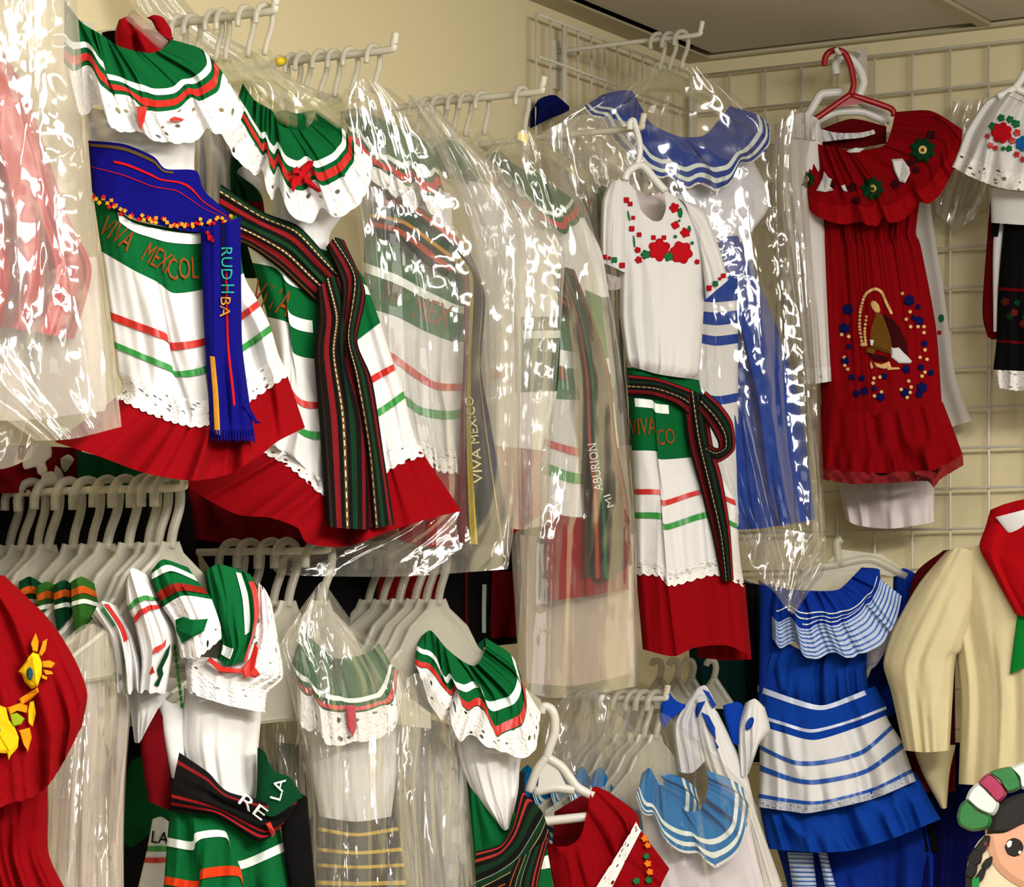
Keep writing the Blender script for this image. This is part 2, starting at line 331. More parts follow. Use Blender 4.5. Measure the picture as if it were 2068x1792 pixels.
def pipe(pts, r, k=8, flat=1., cap=True):
    """round (or flattened) rod along points; flat scales the depth"""
    P = np.asarray(pts, float); n = len(P); V = []; Fc = []
    t = np.gradient(P, axis=0); t /= np.linalg.norm(t, axis=1)[:, None]
    ref = np.array([0, 0, 1.]) if abs(t[0][2]) < .9 else np.array([0, 1., 0])
    x = np.cross(t[0], ref); x /= np.linalg.norm(x)
    rr = np.broadcast_to(np.asarray(r, float), (n,))
    for i in range(n):
        x = x-t[i]*np.dot(x, t[i]); x /= np.linalg.norm(x); y = np.cross(t[i], x)
        for j in range(k):
            a = 2*math.pi*j/k; V.append(P[i]+rr[i]*(math.cos(a)*x+flat*math.sin(a)*y))
    for i in range(n-1):
        for j in range(k): Fc.append([i*k+j, i*k+(j+1) % k, (i+1)*k+(j+1) % k, (i+1)*k+j])
    if cap: Fc += [list(range(k))[::-1], list(range((n-1)*k, n*k))]
    return V, Fc
def smoothpath(pts, m=6):
    P = np.asarray(pts, float); return catmull(P, np.linspace(0, len(P)-1, (len(P)-1)*m+1))
def join(*parts):
    V = []; Fc = []
    for v, f in parts:
        k = len(V); V += list(v); Fc += [[i+k for i in q] for q in f]
    return V, Fc
def box(x0, x1, y0, y1, z0, z1):
    V = [(x, y, z) for x in (x0, x1) for y in (y0, y1) for z in (z0, z1)]
    return V, [[0, 1, 3, 2], [4, 6, 7, 5], [0, 4, 5, 1], [2, 3, 7, 6], [0, 2, 6, 4], [1, 5, 7, 3]]
def copy_tree(o, delta=(0, 0, 0), label=None, parent=None, skip=()):
    c = o.copy(); COL.objects.link(c)
    if parent is not None: c.parent = parent
    else:
        c.location = Vector(o.location)+Vector(delta)
        if label: c['label'] = label
    for ch in list(o.children):
        if ch.name.split('.')[0] not in skip: copy_tree(ch, parent=c)
    return c
ORD = ['first', 'second', 'third', 'fourth', 'fifth', 'sixth', 'seventh', 'eighth', 'ninth', 'tenth', 'eleventh', 'twelfth', 'thirteenth', 'fourteenth']

# ---- materials
GREEN = fabric('green_cotton', '085a2b'); WHITE = fabric('white_cotton', 'dcdad8', var=.04, bump=.2); RED = fabric('red_cotton', '83020a')
DGREEN = fabric('dark_green_cotton', '06391f'); BLACK = fabric('black_cloth', '0b0a0b'); DRED = fabric('dark_red_cloth', '60030a'); NAVY = fabric('navy_cloth', '0b1260')
ROYAL = fabric('royal_blue_cotton', '0b3a96'); SKY = fabric('sky_blue_cotton', '0672b4'); CREAM = fabric('cream_cotton', 'd3c69c', var=.04)
WRIB = fabric('white_satin_ribbon', 'e6eee6', rough=.4, sheen=.1, spec=.5, bump=.1, var=.02); RRIB = fabric('red_satin_ribbon', 'c01f14', rough=.4, sheen=.1, spec=.5, bump=.15); GRIB = fabric('green_satin_ribbon', '2f8a3a', rough=.4, spec=.5, bump=.1)
BRIB = fabric('blue_satin_ribbon', '1c52a8', rough=.4, spec=.5, bump=.1); LACE = lace('white_lace', 'efece8', 85., .24, .52); LACE2 = lace('dense_lace', 'f0ede8', 95., .3, .5); RLACE = lace('red_lace', '8a040c', 120., .22, .3)
ORANGE = fabric('orange_thread', '8e4618', var=.25); YELLOW = fabric('yellow_thread', 'e6b714'); GOLD = fabric('gold_thread', 'c98f2a', var=.3); TEAL = fabric('teal_thread', '2c9a86')
SASHBLUE = fabric('deep_blue_weave', '0c0a6a', var=.3); REDTH = fabric('red_thread', 'b31217', var=.25); GRNTH = fabric('green_thread', '1d6a3a', var=.3); BROWN = fabric('brown_thread', '6b4715', var=.3); INK = fabric('navy_thread', '0c1250')
FILM = plastic_film('clear_polythene', .10, dens=.32, cells=24., tilt=.42); FILM2 = plastic_film('milky_polythene', .24, .08, dens=.32, cells=22.); FILM3 = plastic_film('crinkled_polythene', .09, .07, cells=30., tilt=1.05, dens=.55, facet=.7); FILML = plastic_film('low_milky_polythene', .20, .08, cells=24., tilt=1., dens=.55, facet=.75); FILM4 = plastic_film('milky_crinkled_polythene', .17, .06, 'e2e0d9', cells=26., tilt=.8, dens=.42); FILM5 = plastic_film('thin_clear_polythene', .035, .06, cells=20., tilt=.42, dens=.3, gloss=.6)
HANG = frosted('clear_hanger_plastic', 'd3cebd', .55, .25); HANGC = frosted('very_clear_hanger_plastic', 'd8d0b8', .88, .15); HANGM = frosted('cloudy_hook_plastic', 'd9d3c4', .42, .2); HANGW = solid('white_hanger_plastic', 'e8e6df', .3); METAL = solid('white_enamel', 'd8d2c0', .35)

# ================================================================== the room
CW = solid('cream_wall_paint', 'e8dab0', .7, .2); CEIL = solid('ceiling_tile_board', 'd8d0c0', .9, .1); TBAR = solid('ceiling_runner_enamel', 'b5ab8c', .5, .3); DARKGAP = solid('dark_gap', '15120d', .9, .1)
FLOOR = solid('grey_vinyl_floor', '8a8174', .5, .3)
def sbox(name, b, mat, parent=None, kind=True):
    v, f = box(*b); o = mesh(name, v, f, mat, None, parent, smooth=False)
    if kind and parent is None: o['kind'] = 'structure'
    return o
sbox('floor', (-.1, 7, -9, .1, -.05, 0), FLOOR)
sbox('wall_left', (-.12, 0, -9, .12, 0, 2.80), CW)
sbox('wall_right', (0, 7, 0, .12, 0, 2.80), CW)
ZC = 2.675
ceil = sbox('ceiling', (0, 7, -9, 0, ZC+.03, ZC+.06), DARKGAP)
def tile(x0, x1, y0, y1):
    v, f = box(x0, x1, y0, y1, ZC+.006, ZC+.02); return mesh('ceiling_tile', v, f, CEIL, None, ceil, smooth=False)
xs = [.052, .638, 1.248, 1.858, 2.468]; ys = [-.022, -.62, -1.23]
for i in range(len(xs)-1):
    for j in range(len(ys)-1):
        tile(xs[i]+.015, xs[i+1]-.015, ys[j+1]+.015, ys[j]-(.004 if j == 0 else .015))
sbox('ceiling_slab', (2.468, 7, -9, -.03, ZC+.004, ZC+.025), CEIL, ceil); sbox('ceiling_slab', (0.06, 2.468, -9, -1.23, ZC+.004, ZC+.025), CEIL, ceil)
for x in xs[1:]: sbox('ceiling_runner', (x-.012, x+.012, -1.3, -.02, ZC-.002, ZC+.03), TBAR, ceil)
for y in ys[1:]: sbox('ceiling_runner', (.05, 2.5, y-.012, y+.012, ZC-.001, ZC+.03), TBAR, ceil)
sbox('wall_angle', (0, .060, -9, 0, ZC-.004, ZC+.0), TBAR, ceil); sbox('wall_angle', (.06, 7, -.020, 0, ZC-.004, ZC+.0), TBAR, ceil)

# ---- wire grid panels
def wiremesh(L, axis, r=.0026):
    P = [(0, 0, 0), (L, 0, 0)] if axis == 'x' else [(0, 0, 0), (0, 0, L)] if axis == 'z' else [(0, 0, 0), (0, L, 0)]
    v, f = pipe(P, r, 6); me = bpy.data.meshes.new('wire'); me.from_pydata([tuple(map(float, q)) for q in v], [], f); me.materials.append(METAL)
    me.polygons.foreach_set('use_smooth', np.ones(len(me.polygons), bool)); return me
def link(name, me, T, loc, rot=None):
    o = bpy.data.objects.new(name, me); COL.objects.link(o); o.parent = T.o; o.location = loc
    if rot: o.rotation_euler = rot
    return o
T = Thing('wire_grid_panel', 'long white wire grid panel fixed across the cream wall behind the red dress', 'wire grid', (.03, -.03, .9))
ZT = 2.637
me_v = wiremesh(ZT-.9, 'z'); me_h = wiremesh(1.55, 'x'); me_f = wiremesh(ZT-.9, 'z', .005)
for i in range(21): link('wire', me_f if i in (0, 20) else me_v, T, (i*.0775, 0, 0))
for j in range(23): link('wire', me_h, T, (0, -.0045, (ZT-.9)-j*.0765))
T = Thing('wire_grid_panel', 'short white wire grid panel on the left wall running into the corner', 'wire grid', (.03, -.676, 1.9))
me_v = wiremesh(ZT-1.9, 'z'); me_h = wiremesh(.63, 'y'); me_f = wiremesh(ZT-1.9, 'z', .006)
for i in range(13): link('wire', me_f if i in (2, 12) else me_v, T, (0, i*.0525, 0))
for j in range(9): link('wire', me_h, T, (.0045, 0, (ZT-1.9)-j*.0762))

# ---- face-out display rods on the left wall
RODS = {}
def rod(key, px, py, label, L=.33, r=.0055, tip=True):
    k = (px-1034)/F; t = (.356+.866*L-5.7*k+.5*L*k)/(.5-.866*k); d = 5.7-.5*L-.866*t; z = CZ+(1300-py)/F*d
    T = Thing('display_rod', label, 'display rod', (0, -t, z))
    pts = [(.0, -t, z), (L*.5, -t, z+.001), (L-.012, -t, z), (L, -t, z+.008), (L+.004, -t, z+.024)]
    v, f = pipe(smoothpath(pts, 5), r, 10); mesh('rod', v, f, METAL, T)
    v, f = box(0, .008, -t-.012, -t+.012, z-.07, z+.02); mesh('bracket', v, f, METAL, T, smooth=False)
    RODS[key] = (t, z, L, d)
    return T
rod('A', 555, 22, 'white display rod reaching the top edge at upper left, holding bagged dresses')
rod('B', 795, 100, 'white display rod with upturned tip, second along the bare cream wall')
rod('C', 1095, 185, 'white display rod with upturned tip in front of the wire grid edge, low end')
rod('D', 1415, 70, 'highest white display rod, near the ceiling corner, holding the blue dress', L=.30, r=.0045)
rod('E', 372, 985, 'lower display rod crowded with clear hangers under the first red ruffle')
rod('Fh', 662, 1112, 'lower display rod under the second red ruffle')
rod('G', 905, 1116, 'lower display rod behind the green-collared dress, under the bag hems')
rod('H', 1345, 1412, 'lower display rod holding the sky blue dresses')
rod('C2', 1297, 258, 'display rod hidden in crinkled bags behind the white embroidered blouse')

# ---- clear hangers
def hanger_mesh(kind):
    hk = smoothpath([(-.017, 0, -.016), (-.0165, 0, -.002), (-.010, 0, .0095), (0, 0, .013), (.009, 0, .009), (.0125, 0, -.003), (.011, 0, -.018), (.004, 0, -.038), (0, 0, -.056)], 4)
    v, f = pipe(hk, .0045 if kind == 'bell' else .0042, 8, 1.25 if kind == 'bell' else 1.)
    if kind == 'bell': o = [(-.007, -.05), (.007, -.05), (.012, -.062), (.034, -.082), (.046, -.105), (.075, -.135), (.125, -.168), (.125, -.182), (.04, -.172), (-.04, -.172), (-.125, -.182), (-.125, -.168), (-.075, -.135), (-.046, -.105), (-.034, -.082), (-.012, -.062)]
    else: o = [(-.007, -.05), (.007, -.05), (.022, -.068), (.07, -.088), (.14, -.118), (.14, -.130), (.07, -.106), (.02, -.09), (-.02, -.09), (-.07, -.106), (-.14, -.130), (-.14, -.118), (-.07, -.088), (-.022, -.068)]
    n = len(o); V2 = [(x, -.0028, z) for x, z in o]+[(x, .0028, z) for x, z in o]
    F2 = [list(range(n)), list(range(n, 2*n))[::-1]]+[[i, n+i, n+(i+1) % n, (i+1) % n] for i in range(n)]
    rim = pipe([(x, 0, z) for x, z in o[1:n//2]], .0036, 6); rim2 = pipe([(x, 0, z) for x, z in o[n//2:]+[o[0]]], .0036, 6)
    V2, F2 = join((V2, F2), rim, rim2)
    out = []
    for nm, vv, ff, sm in (('hook', v, f, True), ('shoulders', V2, F2, False)):
        me = bpy.data.meshes.new(nm); me.from_pydata([tuple(map(float, q)) for q in vv], [], [list(map(int, q)) for q in ff])
        if sm: me.polygons.foreach_set('use_smooth', np.ones(len(me.polygons), bool))
        out.append(me)
    return out
HM = {k: hanger_mesh(k) for k in ('bell', 'arm')}
for k in HM:
    for me in HM[k]: me.materials.append(HANG if k == 'bell' else HANGM if me.name.startswith('hook') else HANGC)
def hanger(p, th, kind, label, group, tilt=0., sc=1.):
    T = Thing('clear_hanger', label, 'hanger', p, group); T.o.rotation_euler = (0, math.radians(tilt), math.radians(30+th)); T.o.scale = (sc,)*3
    for me in HM[kind]:
        o = bpy.data.objects.new(me.name, me); COL.objects.link(o); o.parent = T.o
    return T
def hang_row(key, dists, th, kind, where, drop=.0, sc=1.):
    t, z, L, d = RODS[key]; rnd = random.Random(len(where))
    for i, q in enumerate(dists):
        hanger((L-q, -t+rnd.uniform(-.004, .004), z-.003-drop), th+rnd.uniform(-10, 10), kind, f'{ORD[i]} clear hanger back from the tip of {where}', 'clear hangers on '+where, rnd.uniform(-4, 4), sc)
hang_row('A', [.015, .045, .085, .10, .14, .16], 48, 'arm', 'the upper rod at the top edge')
hang_row('B', [.035, .075, .105, .125, .155, .175, .20], 48, 'arm', 'the second upper rod')
hang_row('C', [.035, .11, .14, .165, .19, .215, .24], 48, 'arm', 'the upper rod by the grid edge')
hang_row('D', [.035, .062, .082], 20, 'arm', 'the highest rod above the blue dress')
hang_row('E', [.022, .042, .062, .092, .125, .16, .19, .225, .25, .275, .295, .315], 36, 'bell', 'the lower left rod', sc=1.36)
hang_row('Fh', [.012, .07, .095, .13, .16], 34, 'bell', 'the lower rod under the second ruffle', sc=1.36)
hang_row('G', [.018, .04, .055, .085, .115, .14], 34, 'bell', 'the lower rod under the bag hems', sc=1.36)
hang_row('H', [.018, .04, .06, .085, .11, .135, .16, .185], 34, 'bell', 'the lower rod of sky blue dresses', sc=1.2)

# ================================================================== upper row, left to right
def L0(px, py, d): return tuple(W(px, py, d))
def bag(label, plane, rows, mat=None, bulge=.04, back=.03, folds=((3, .008, .010, .4, .9), (7, .0012, .002, 1.3, 1.6)), n=None, nu=110, nv=130, name='garment_bag', group=None):
    sf = Surf(plane, rows, bulge=bulge, back=back, folds=folds, n=n, micro=.0014, edge=.05, fgain=1.)
    T = Thing(name, label, 'garment bag', L0(rows[0][0][0], rows[0][0][1], plane[1]), group)
    U, V = np.meshgrid(np.linspace(0, 1, nu+1), np.linspace(0, sf.nr-1, nv+1))
    A = sf.world(U, V, 0.)
    tube(T, 'film', sf, mat or FILM, nu=nu, nv=nv)
    return T, sf

# ---- 0: red satin dress in a bag at the left edge
P0 = (100, 3.44, 30)
T = Thing('red_dress', 'shiny red dress inside the clear bag at the left edge of the upper row', 'dress', L0(60, 60, 3.44))
RSAT = fabric('red_satin', 'a80d18', rough=.45, spec=.5, sheen=.1)
sf = Surf(P0, [[(-160, 60), (-60, 70), (5, 105)], [(-170, 200), (-50, 210), (52, 185)], [(-170, 420), (-20, 430), (135, 430)], [(-170, 560), (0, 570), (185, 545)], [(-170, 640), (0, 660), (150, 685)]], bulge=.03, folds=[(7, .004, .018, .3, .3)])
tube(T, 'skirt', sf, RSAT)
sf = Surf((100, 3.47, 30), [[(-170, 500), (20, 520), (195, 520)], [(-170, 760), (20, 800), (215, 790)], [(-170, 830), (20, 850), (212, 830)]], bulge=.025, folds=[(6, .004, .01, .9, .2)])
tube(T, 'petticoat', sf, sheer('pale_petticoat', 'e6ddd6', .8))
bag('clear crinkled bag over the red dress at the left edge of the upper row', (100, 3.40, 30), [[(-180, -60), (0, -60), (150, -60)], [(-180, 100), (20, 110), (163, 100)], [(-180, 300), (20, 300), (178, 320)], [(-180, 500), (20, 500), (203, 520)], [(-180, 700), (30, 700), (226, 700)], [(72, 891), (150, 886), (246, 862)]], FILM4, bulge=.035)
bag('milky bag hem hanging lowest at the left edge behind the red dress bag', (100, 3.56, 30), [[(-180, 500), (60, 520), (190, 520)], [(-180, 800), (0, 800), (85, 800)], [(-180, 955), (0, 948), (68, 922)]], FILM2, bulge=.02, nv=60)

# ---- 1: green collared dress with the deep blue sash
P1 = (320, 3.66, 30)
T = Thing('folklore_dress', 'white dress with green ruffled collar, VIVA MEXICO band and red ruffle, upper left', 'dress', L0(320, 80, 3.66))
sk = Surf(P1, [[(185, 375), (260, 440), (330, 458), (400, 465), (478, 435)], [(205, 508), (270, 546), (318, 570), (350, 592), (405, 586), (450, 572), (492, 552)],
    [(222, 630), (280, 652), (335, 673), (345, 692), (415, 682), (470, 645), (520, 607)], [(230, 690), (290, 715), (345, 738), (354, 750), (412, 740), (490, 696), (545, 657)],
    [(236, 750), (290, 770), (330, 790), (415, 806), (490, 766), (562, 714)], [(240, 796), (300, 826), (360, 848), (415, 853), (500, 806), (578, 752)],
    [(110, 893), (200, 922), (290, 955), (385, 971), (460, 958), (528, 918), (560, 892), (616, 864)]], bulge=.035, folds=[(4, .003, .026, .5, .15), (7, .001, .012, 1., .1)], n=[.0, .004, .008, .01, .012, .014, .03], pleat=[(.42, .014)])
tube(T, 'skirt_band', sk, GREEN, 0, 1); tube(T, 'skirt_panel', sk, WHITE, 1, 5, nu=96); tube(T, 'ruffle', sk, RED, 4.98, 6, nu=110)
strip(T, 'ribbon', sk, WRIB, .06, .24, .2, .98); strip(T, 'ribbon', sk, RRIB, 2, 2.24, nu=96); strip(T, 'ribbon', sk, GRIB, 3, 3.24, nu=96)
strip(T, 'lace_trim', sk, LACE2, 4.05, 5.12, lift=.003, scallop=(22, .12), nu=180)
text(T, 'lettering', sk, ORANGE, 'VIVA', (196, 468), (256, 508), 40); text(T, 'lettering', sk, ORANGE, 'MEXI', (284, 524), (334, 552), 40); text(T, 'lettering', sk, ORANGE, 'COL', (340, 566), (402, 562), 44)
bo = Surf(P1, [[(170, 215), (290, 235), (400, 230)], [(182, 300), (300, 310), (393, 345)], [(188, 400), (320, 450), (420, 440)]], bulge=.03, folds=[(5, .003, .006, .2, .0)])
tube(T, 'bodice', bo, WHITE)
co_ = Surf(P1, [[(130, 0), (165, 45), (205, 70), (245, 95), (300, 107), (330, 98), (347, 80)], [(130, 70), (165, 88), (207, 120), (215, 148), (268, 165), (310, 178), (355, 172), (400, 145), (418, 122), (408, 100)],
    [(130, 130), (165, 142), (205, 168), (235, 190), (272, 205), (300, 226), (345, 222), (400, 202), (440, 176), (452, 150)], [(150, 215), (180, 226), (230, 252), (290, 276), (345, 290), (400, 281), (440, 264), (480, 246), (496, 226)]],
    bulge=.035, folds=[(16, .007, .003, .2, .1)], n=[.0, .022, .04, .046], ruf=(5, .02, 20, .6))
strip(T, 'collar', co_, GREEN, 0, 2, lift=0, nu=220); strip(T, 'ribbon', co_, WRIB, 1.0, 1.26, lift=.002, nu=110); strip(T, 'ribbon', co_, RRIB, 1.48, 1.78, lift=.002, nu=110)
strip(T, 'lace_trim', co_, LACE, 1.97, 3, lift=.001, scallop=(16, .1), nu=180)
motif(T, 'ribbon_end', co_, RRIB, [[(275, 215), (298, 215), (292, 245), (284, 265), (278, 245)], [(343, 240), (352, 235), (372, 240), (368, 246), (352, 243), (345, 248)]], lift=.012)
RC = fabric('bright_red_cloth', '8f0610')
tube(T, 'inner_cloth', Surf((270, 3.72, 30), [[(240, 40), (262, 34), (290, 60), (318, 84)], [(232, 70), (262, 72), (300, 92), (330, 96)], [(238, 108), (270, 112), (310, 114), (336, 106)]], bulge=.02, folds=[(3, .006, .008, 0, .2)]), RC)
tube(T, 'inner_cloth', Surf((325, 3.73, 30), [[(296, 36), (312, 30), (330, 36), (346, 60)], [(306, 42), (322, 46), (334, 56), (347, 72)], [(318, 64), (330, 72), (340, 78), (347, 84)]], bulge=.015), RC)
tube(T, 'collar_back', Surf((280, 3.78, 30), [[(205, 66), (225, 62), (300, 60), (350, 76)], [(215, 90), (250, 108), (300, 116), (345, 100)]], bulge=.008), fabric('shadow_cloth', '1a0a0a'))  # near-black colour stands for shade inside the neckline
strap = pipe(W(np.array([262, 285, 310, 332]), np.array([30, 50, 72, 92]), np.array([3.66, 3.66, 3.66, 3.66])), .008, 8)
Th = Thing('clear_hanger', 'clear plastic hanger bar lying across the red cloth in the first neckline', 'hanger', L0(290, 50, 3.66)); mesh('bar', strap[0], strap[1], frosted('glassy_hanger_plastic', 'd0a8a0', .7, .12), Th)
# blue sash
T = Thing('woven_belt', 'deep blue woven sash with orange figures tied round the first dress', 'sash', L0(330, 290, 3.6))
sb = Surf(P1, [[(178, 284), (250, 291), (310, 316), (335, 341), (396, 345), (412, 385), (464, 432)], [(182, 335), (250, 352), (310, 375), (360, 385), (412, 420), (466, 445)], [(186, 388), (250, 432), (330, 457), (400, 469), (472, 455)]], bulge=.036, n=[.008, .012, .012], folds=[(3, .004, .004, .3, .6)])
tube(T, 'wrap', sb, SASHBLUE); strip(T, 'stripe', sb, fabric('ochre_weave', '5a4426', var=.3), .12, .24, 0, .55); strip(T, 'stripe', sb, REDTH, .62, .70, .15, 1); strip(T, 'stripe', sb, REDTH, 1.02, 1.05)
def glyphs(T, sf, x0, y0, x1, y1, n, r, mats, seed=1, lift=.004):
    rnd = random.Random(seed); A = [[], []]
    for i in range(n):
        t = i/(n-1); cx, cy = x0+(x1-x0)*t, y0+(y1-y0)*t
        for q in range(3): A[q % 2].append(flower(cx+rnd.uniform(-r, r)*.5, cy+rnd.uniform(-r, r)*.6, r*.45, 4, .4, rnd.random()*3, 3))
    for m, a in zip(mats, A): motif(T, 'woven_figure', sf, m, a, lift=lift)
glyphs(T, sb, 192, 398, 262, 432, 6, 12, (GOLD, REDTH), 1); glyphs(T, sb, 285, 438, 362, 453, 6, 12, (GOLD, REDTH), 2); glyphs(T, sb, 378, 453, 464, 441, 7, 11, (GOLD, REDTH), 3)
st = Surf(P1, [[(405, 462), (446, 452), (486, 438)], [(408, 560), (446, 560), (487, 560)], [(414, 700), (450, 700), (489, 690)], [(420, 790), (458, 800), (498, 770)], [(424, 882), (462, 888), (514, 880)]], bulge=.012, n=[.055, .062, .075, .085, .095], folds=[(2, .006, .010, .6, .1)], edge=.15)
tube(T, 'tail', st, SASHBLUE, nu=48); strip(T, 'stripe', st, fabric('black_blue_weave', '0a0930'), .0, 1.4, .5, .62); strip(T, 'stripe', st, REDTH, .9, 3.3, .60, .66); strip(T, 'stripe', st, GOLD, 2.2, 3.9, .12, .24)
glyphs(T, st, 422, 475, 425, 482, 2, 10, (REDTH, REDTH), 4); text(T, 'lettering', st, TEAL, 'RUD', (447, 500), (447, 565), 22, .004); text(T, 'lettering', st, TEAL, 'H', (447, 575), (447, 592), 26, .004); text(T, 'lettering', st, GOLD, 'BA', (446, 600), (444, 640), 20, .004)
fr = []
for i in range(16):
    x = 424+i*5.8; fr.append([(x-2, 868), (x+2, 868), (x+2.5+(i-8)*.35, 892), (x+1+(i-8)*.5, 896-(i % 3)*3), (x-1, 890)])
fr.append([(490, 820), (500, 815), (520, 850), (527, 855), (515, 856)])
motif(T, 'fringe', st, SASHBLUE, fr, lift=.003)

bag('milky bag shoulders hanging from the upper rod between the first two green collars', (480, 4.10, 30), [[(255, -40), (300, -40), (345, -30)], [(280, 20), (350, 25), (425, 55)], [(330, 70), (430, 75), (515, 105)], [(400, 120), (500, 125), (600, 165)], [(460, 165), (560, 180), (690, 200)], [(480, 220), (590, 240), (700, 235)], [(500, 300), (600, 300), (700, 300)]], FILM2, bulge=.02, back=.02)
# ---- 1b: white dress edge showing between the first and second dress
PB = (460, 4.07, 30)
T = Thing('folklore_dress', 'grey-white sleeve and dark green skirt edge of a dress squeezed between the first two dresses', 'dress', L0(450, 240, 3.88))
sf = Surf(PB, [[(395, 250), (450, 235), (520, 260)], [(400, 330), (450, 340), (530, 350)], [(405, 420), (450, 425), (530, 410)], [(440, 470), (480, 480), (530, 470)]], bulge=.02, folds=[(4, .006, .01, .2, 0)])
tube(T, 'bodice', sf, WHITE); sf2 = Surf(PB, [[(474, 270), (485, 280), (498, 330)], [(464, 340), (472, 345), (480, 350)], [(452, 395), (490, 398), (530, 400)], [(445, 520), (490, 560), (540, 560)]], bulge=.02, n=[.02]*4, folds=[(3, .004, .008, .2, 0)])
tube(T, 'skirt_band', sf2, DGREEN); strip(T, 'ribbon', sf2, DRED, 2.08, 2.22)
sf3 = Surf(PB, [[(436, 245), (455, 236), (475, 240)], [(448, 262), (475, 275), (492, 300)], [(470, 300), (500, 325), (515, 340)], [(500, 345), (525, 360), (545, 385)]], bulge=.01, n=[.03, .045, .05, .05])
strip(T, 'lace_trim', sf3, LACE, 0, 3)

# ---- 2: green collared dress with the striped sash
P2 = (640, 3.99, 28)
T = Thing('folklore_dress', 'white dress with green collar and red bow, striped sash hanging over its VIVA skirt', 'dress', L0(640, 220, 3.99))
sk = Surf(P2, [[(488, 455), (560, 470), (640, 500), (700, 520), (735, 560)], [(540, 640), (586, 656), (592, 712), (640, 724), (700, 702), (768, 652)], [(560, 735), (600, 800), (635, 812), (700, 800), (750, 760), (795, 735)],
    [(570, 800), (605, 860), (640, 872), (700, 862), (770, 822), (815, 790)], [(525, 880), (590, 918), (640, 958), (700, 952), (790, 890), (832, 864)], [(528, 905), (560, 920), (600, 945), (655, 995), (720, 1000), (790, 938), (852, 912)],
    [(360, 970), (420, 1010), (480, 1040), (545, 1046), (600, 1066), (622, 1098), (700, 1104), (790, 1072), (860, 1050), (932, 1032)]], bulge=.04, folds=[(4, .004, .028, .9, .1), (7, .001, .014, .3, .1)], n=[.0, .004, .008, .01, .012, .014, .02])
tube(T, 'skirt_band', sk, GREEN, 0, 1); tube(T, 'skirt_panel', sk, WHITE, 1, 5, nu=96); tube(T, 'ruffle', sk, RED, 4.98, 6, nu=120)
strip(T, 'ribbon', sk, WRIB, .22, .40); strip(T, 'ribbon', sk, WRIB, .62, .72, .2, .5); strip(T, 'ribbon', sk, RRIB, 2, 2.22); strip(T, 'ribbon', sk, GRIB, 3, 3.22)
strip(T, 'lace_trim', sk, LACE2, 4.1, 5.12, lift=.003, scallop=(20, .12), nu=160)
text(T, 'lettering', sk, ORANGE, 'VIVA', (502, 610), (578, 640), 50)
tube(T, 'ruffle_underside', Surf((500, 4.16, 28), [[(345, 955), (450, 990), (560, 1030), (640, 1060)], [(370, 1085), (470, 1100), (560, 1105), (650, 1110)]], bulge=.02, folds=[(5, .01, .014, .3, .2)]), DRED)  # dark red sheet paints the shade under the ruffle
bo = Surf(P2, [[(505, 330), (600, 370), (735, 330)], [(545, 395), (630, 420), (705, 415)], [(552, 440), (620, 460), (668, 470)], [(590, 520), (630, 530), (664, 512)]], bulge=.03, folds=[(4, .002, .006, .3, 0)])
tube(T, 'bodice', bo, WHITE)
cl = Surf(P2, [[(490, 168), (515, 203), (550, 224), (562, 250), (590, 262), (615, 262), (632, 245), (640, 222)], [(482, 195), (500, 225), (530, 268), (558, 294), (585, 314), (630, 324), (672, 308), (690, 286), (690, 258)],
    [(476, 225), (495, 260), (530, 310), (553, 345), (585, 372), (640, 377), (690, 356), (714, 330), (716, 288)], [(436, 250), (470, 312), (520, 352), (550, 392), (590, 426), (640, 441), (690, 432), (730, 406), (748, 370), (751, 320)]],
    bulge=.035, folds=[(16, .007, .003, .6, .1)], n=[.0, .022, .04, .046], ruf=(5.5, .02, 20, 2.2))
strip(T, 'collar', cl, GREEN, 0, 2, lift=0, nu=220); strip(T, 'ribbon', cl, WRIB, 1.0, 1.28, nu=110); strip(T, 'ribbon', cl, RRIB, 1.46, 1.78, nu=110); strip(T, 'lace_trim', cl, LACE, 1.97, 3, lift=.001, scallop=(16, .1), nu=180)
motif(T, 'bow', cl, fabric('red_velvet', 'b1121a'), [[(612, 352), (604, 340), (622, 325), (634, 324), (631, 338), (620, 350)], [(612, 350), (622, 356), (636, 372), (650, 386), (642, 389), (625, 378), (612, 366)], [(612, 350), (600, 336), (590, 342), (592, 352)], [(606, 352), (614, 360), (602, 372), (592, 390), (586, 372), (590, 358)], disc(611, 352, 9)], lift=.012, h=.006)
tube(T, 'collar_back', Surf((600, 4.06, 28), [[(552, 232), (570, 222), (600, 229), (625, 224), (642, 220)], [(552, 262), (590, 275), (620, 272), (640, 250)]], bulge=.006, folds=[(6, .003, .003, 0, 0)]), fabric('shaded_green_cotton', '0a5c2e'))
STRIPE = stripes('sarape_weave', [(0, '0b0706'), (.06, '5a3a14'), (.10, '0b0706'), (.17, '7d1418'), (.27, '0c0b08'), (.33, '6b4a1c'), (.38, '0b0908'), (.46, '0c3a1c'), (.56, '0a0a08'), (.66, '8d181b'), (.75, '0a0808'), (.83, '5a3d18'), (.88, '0c3a1e'), (.95, '0a0808')], [(.345, .37, 'e3d9b8'), (.845, .865, 'e3d9b8')])
STRIPE2 = stripes('sarape_tail_weave', [(0, '0b0807'), (.10, '2a1c0e'), (.15, '0b0807'), (.24, '741318'), (.36, '0c0a08'), (.46, '5c4320'), (.54, '0b0908'), (.64, '0b3018'), (.74, '0a0a08'), (.84, '6e1216'), (.92, '0a0808')], [(.485, .515, 'd9cfae')])
T = Thing('striped_belt', 'black, red and green striped sash with two long tails over the second dress', 'sash', L0(640, 430, 3.93))
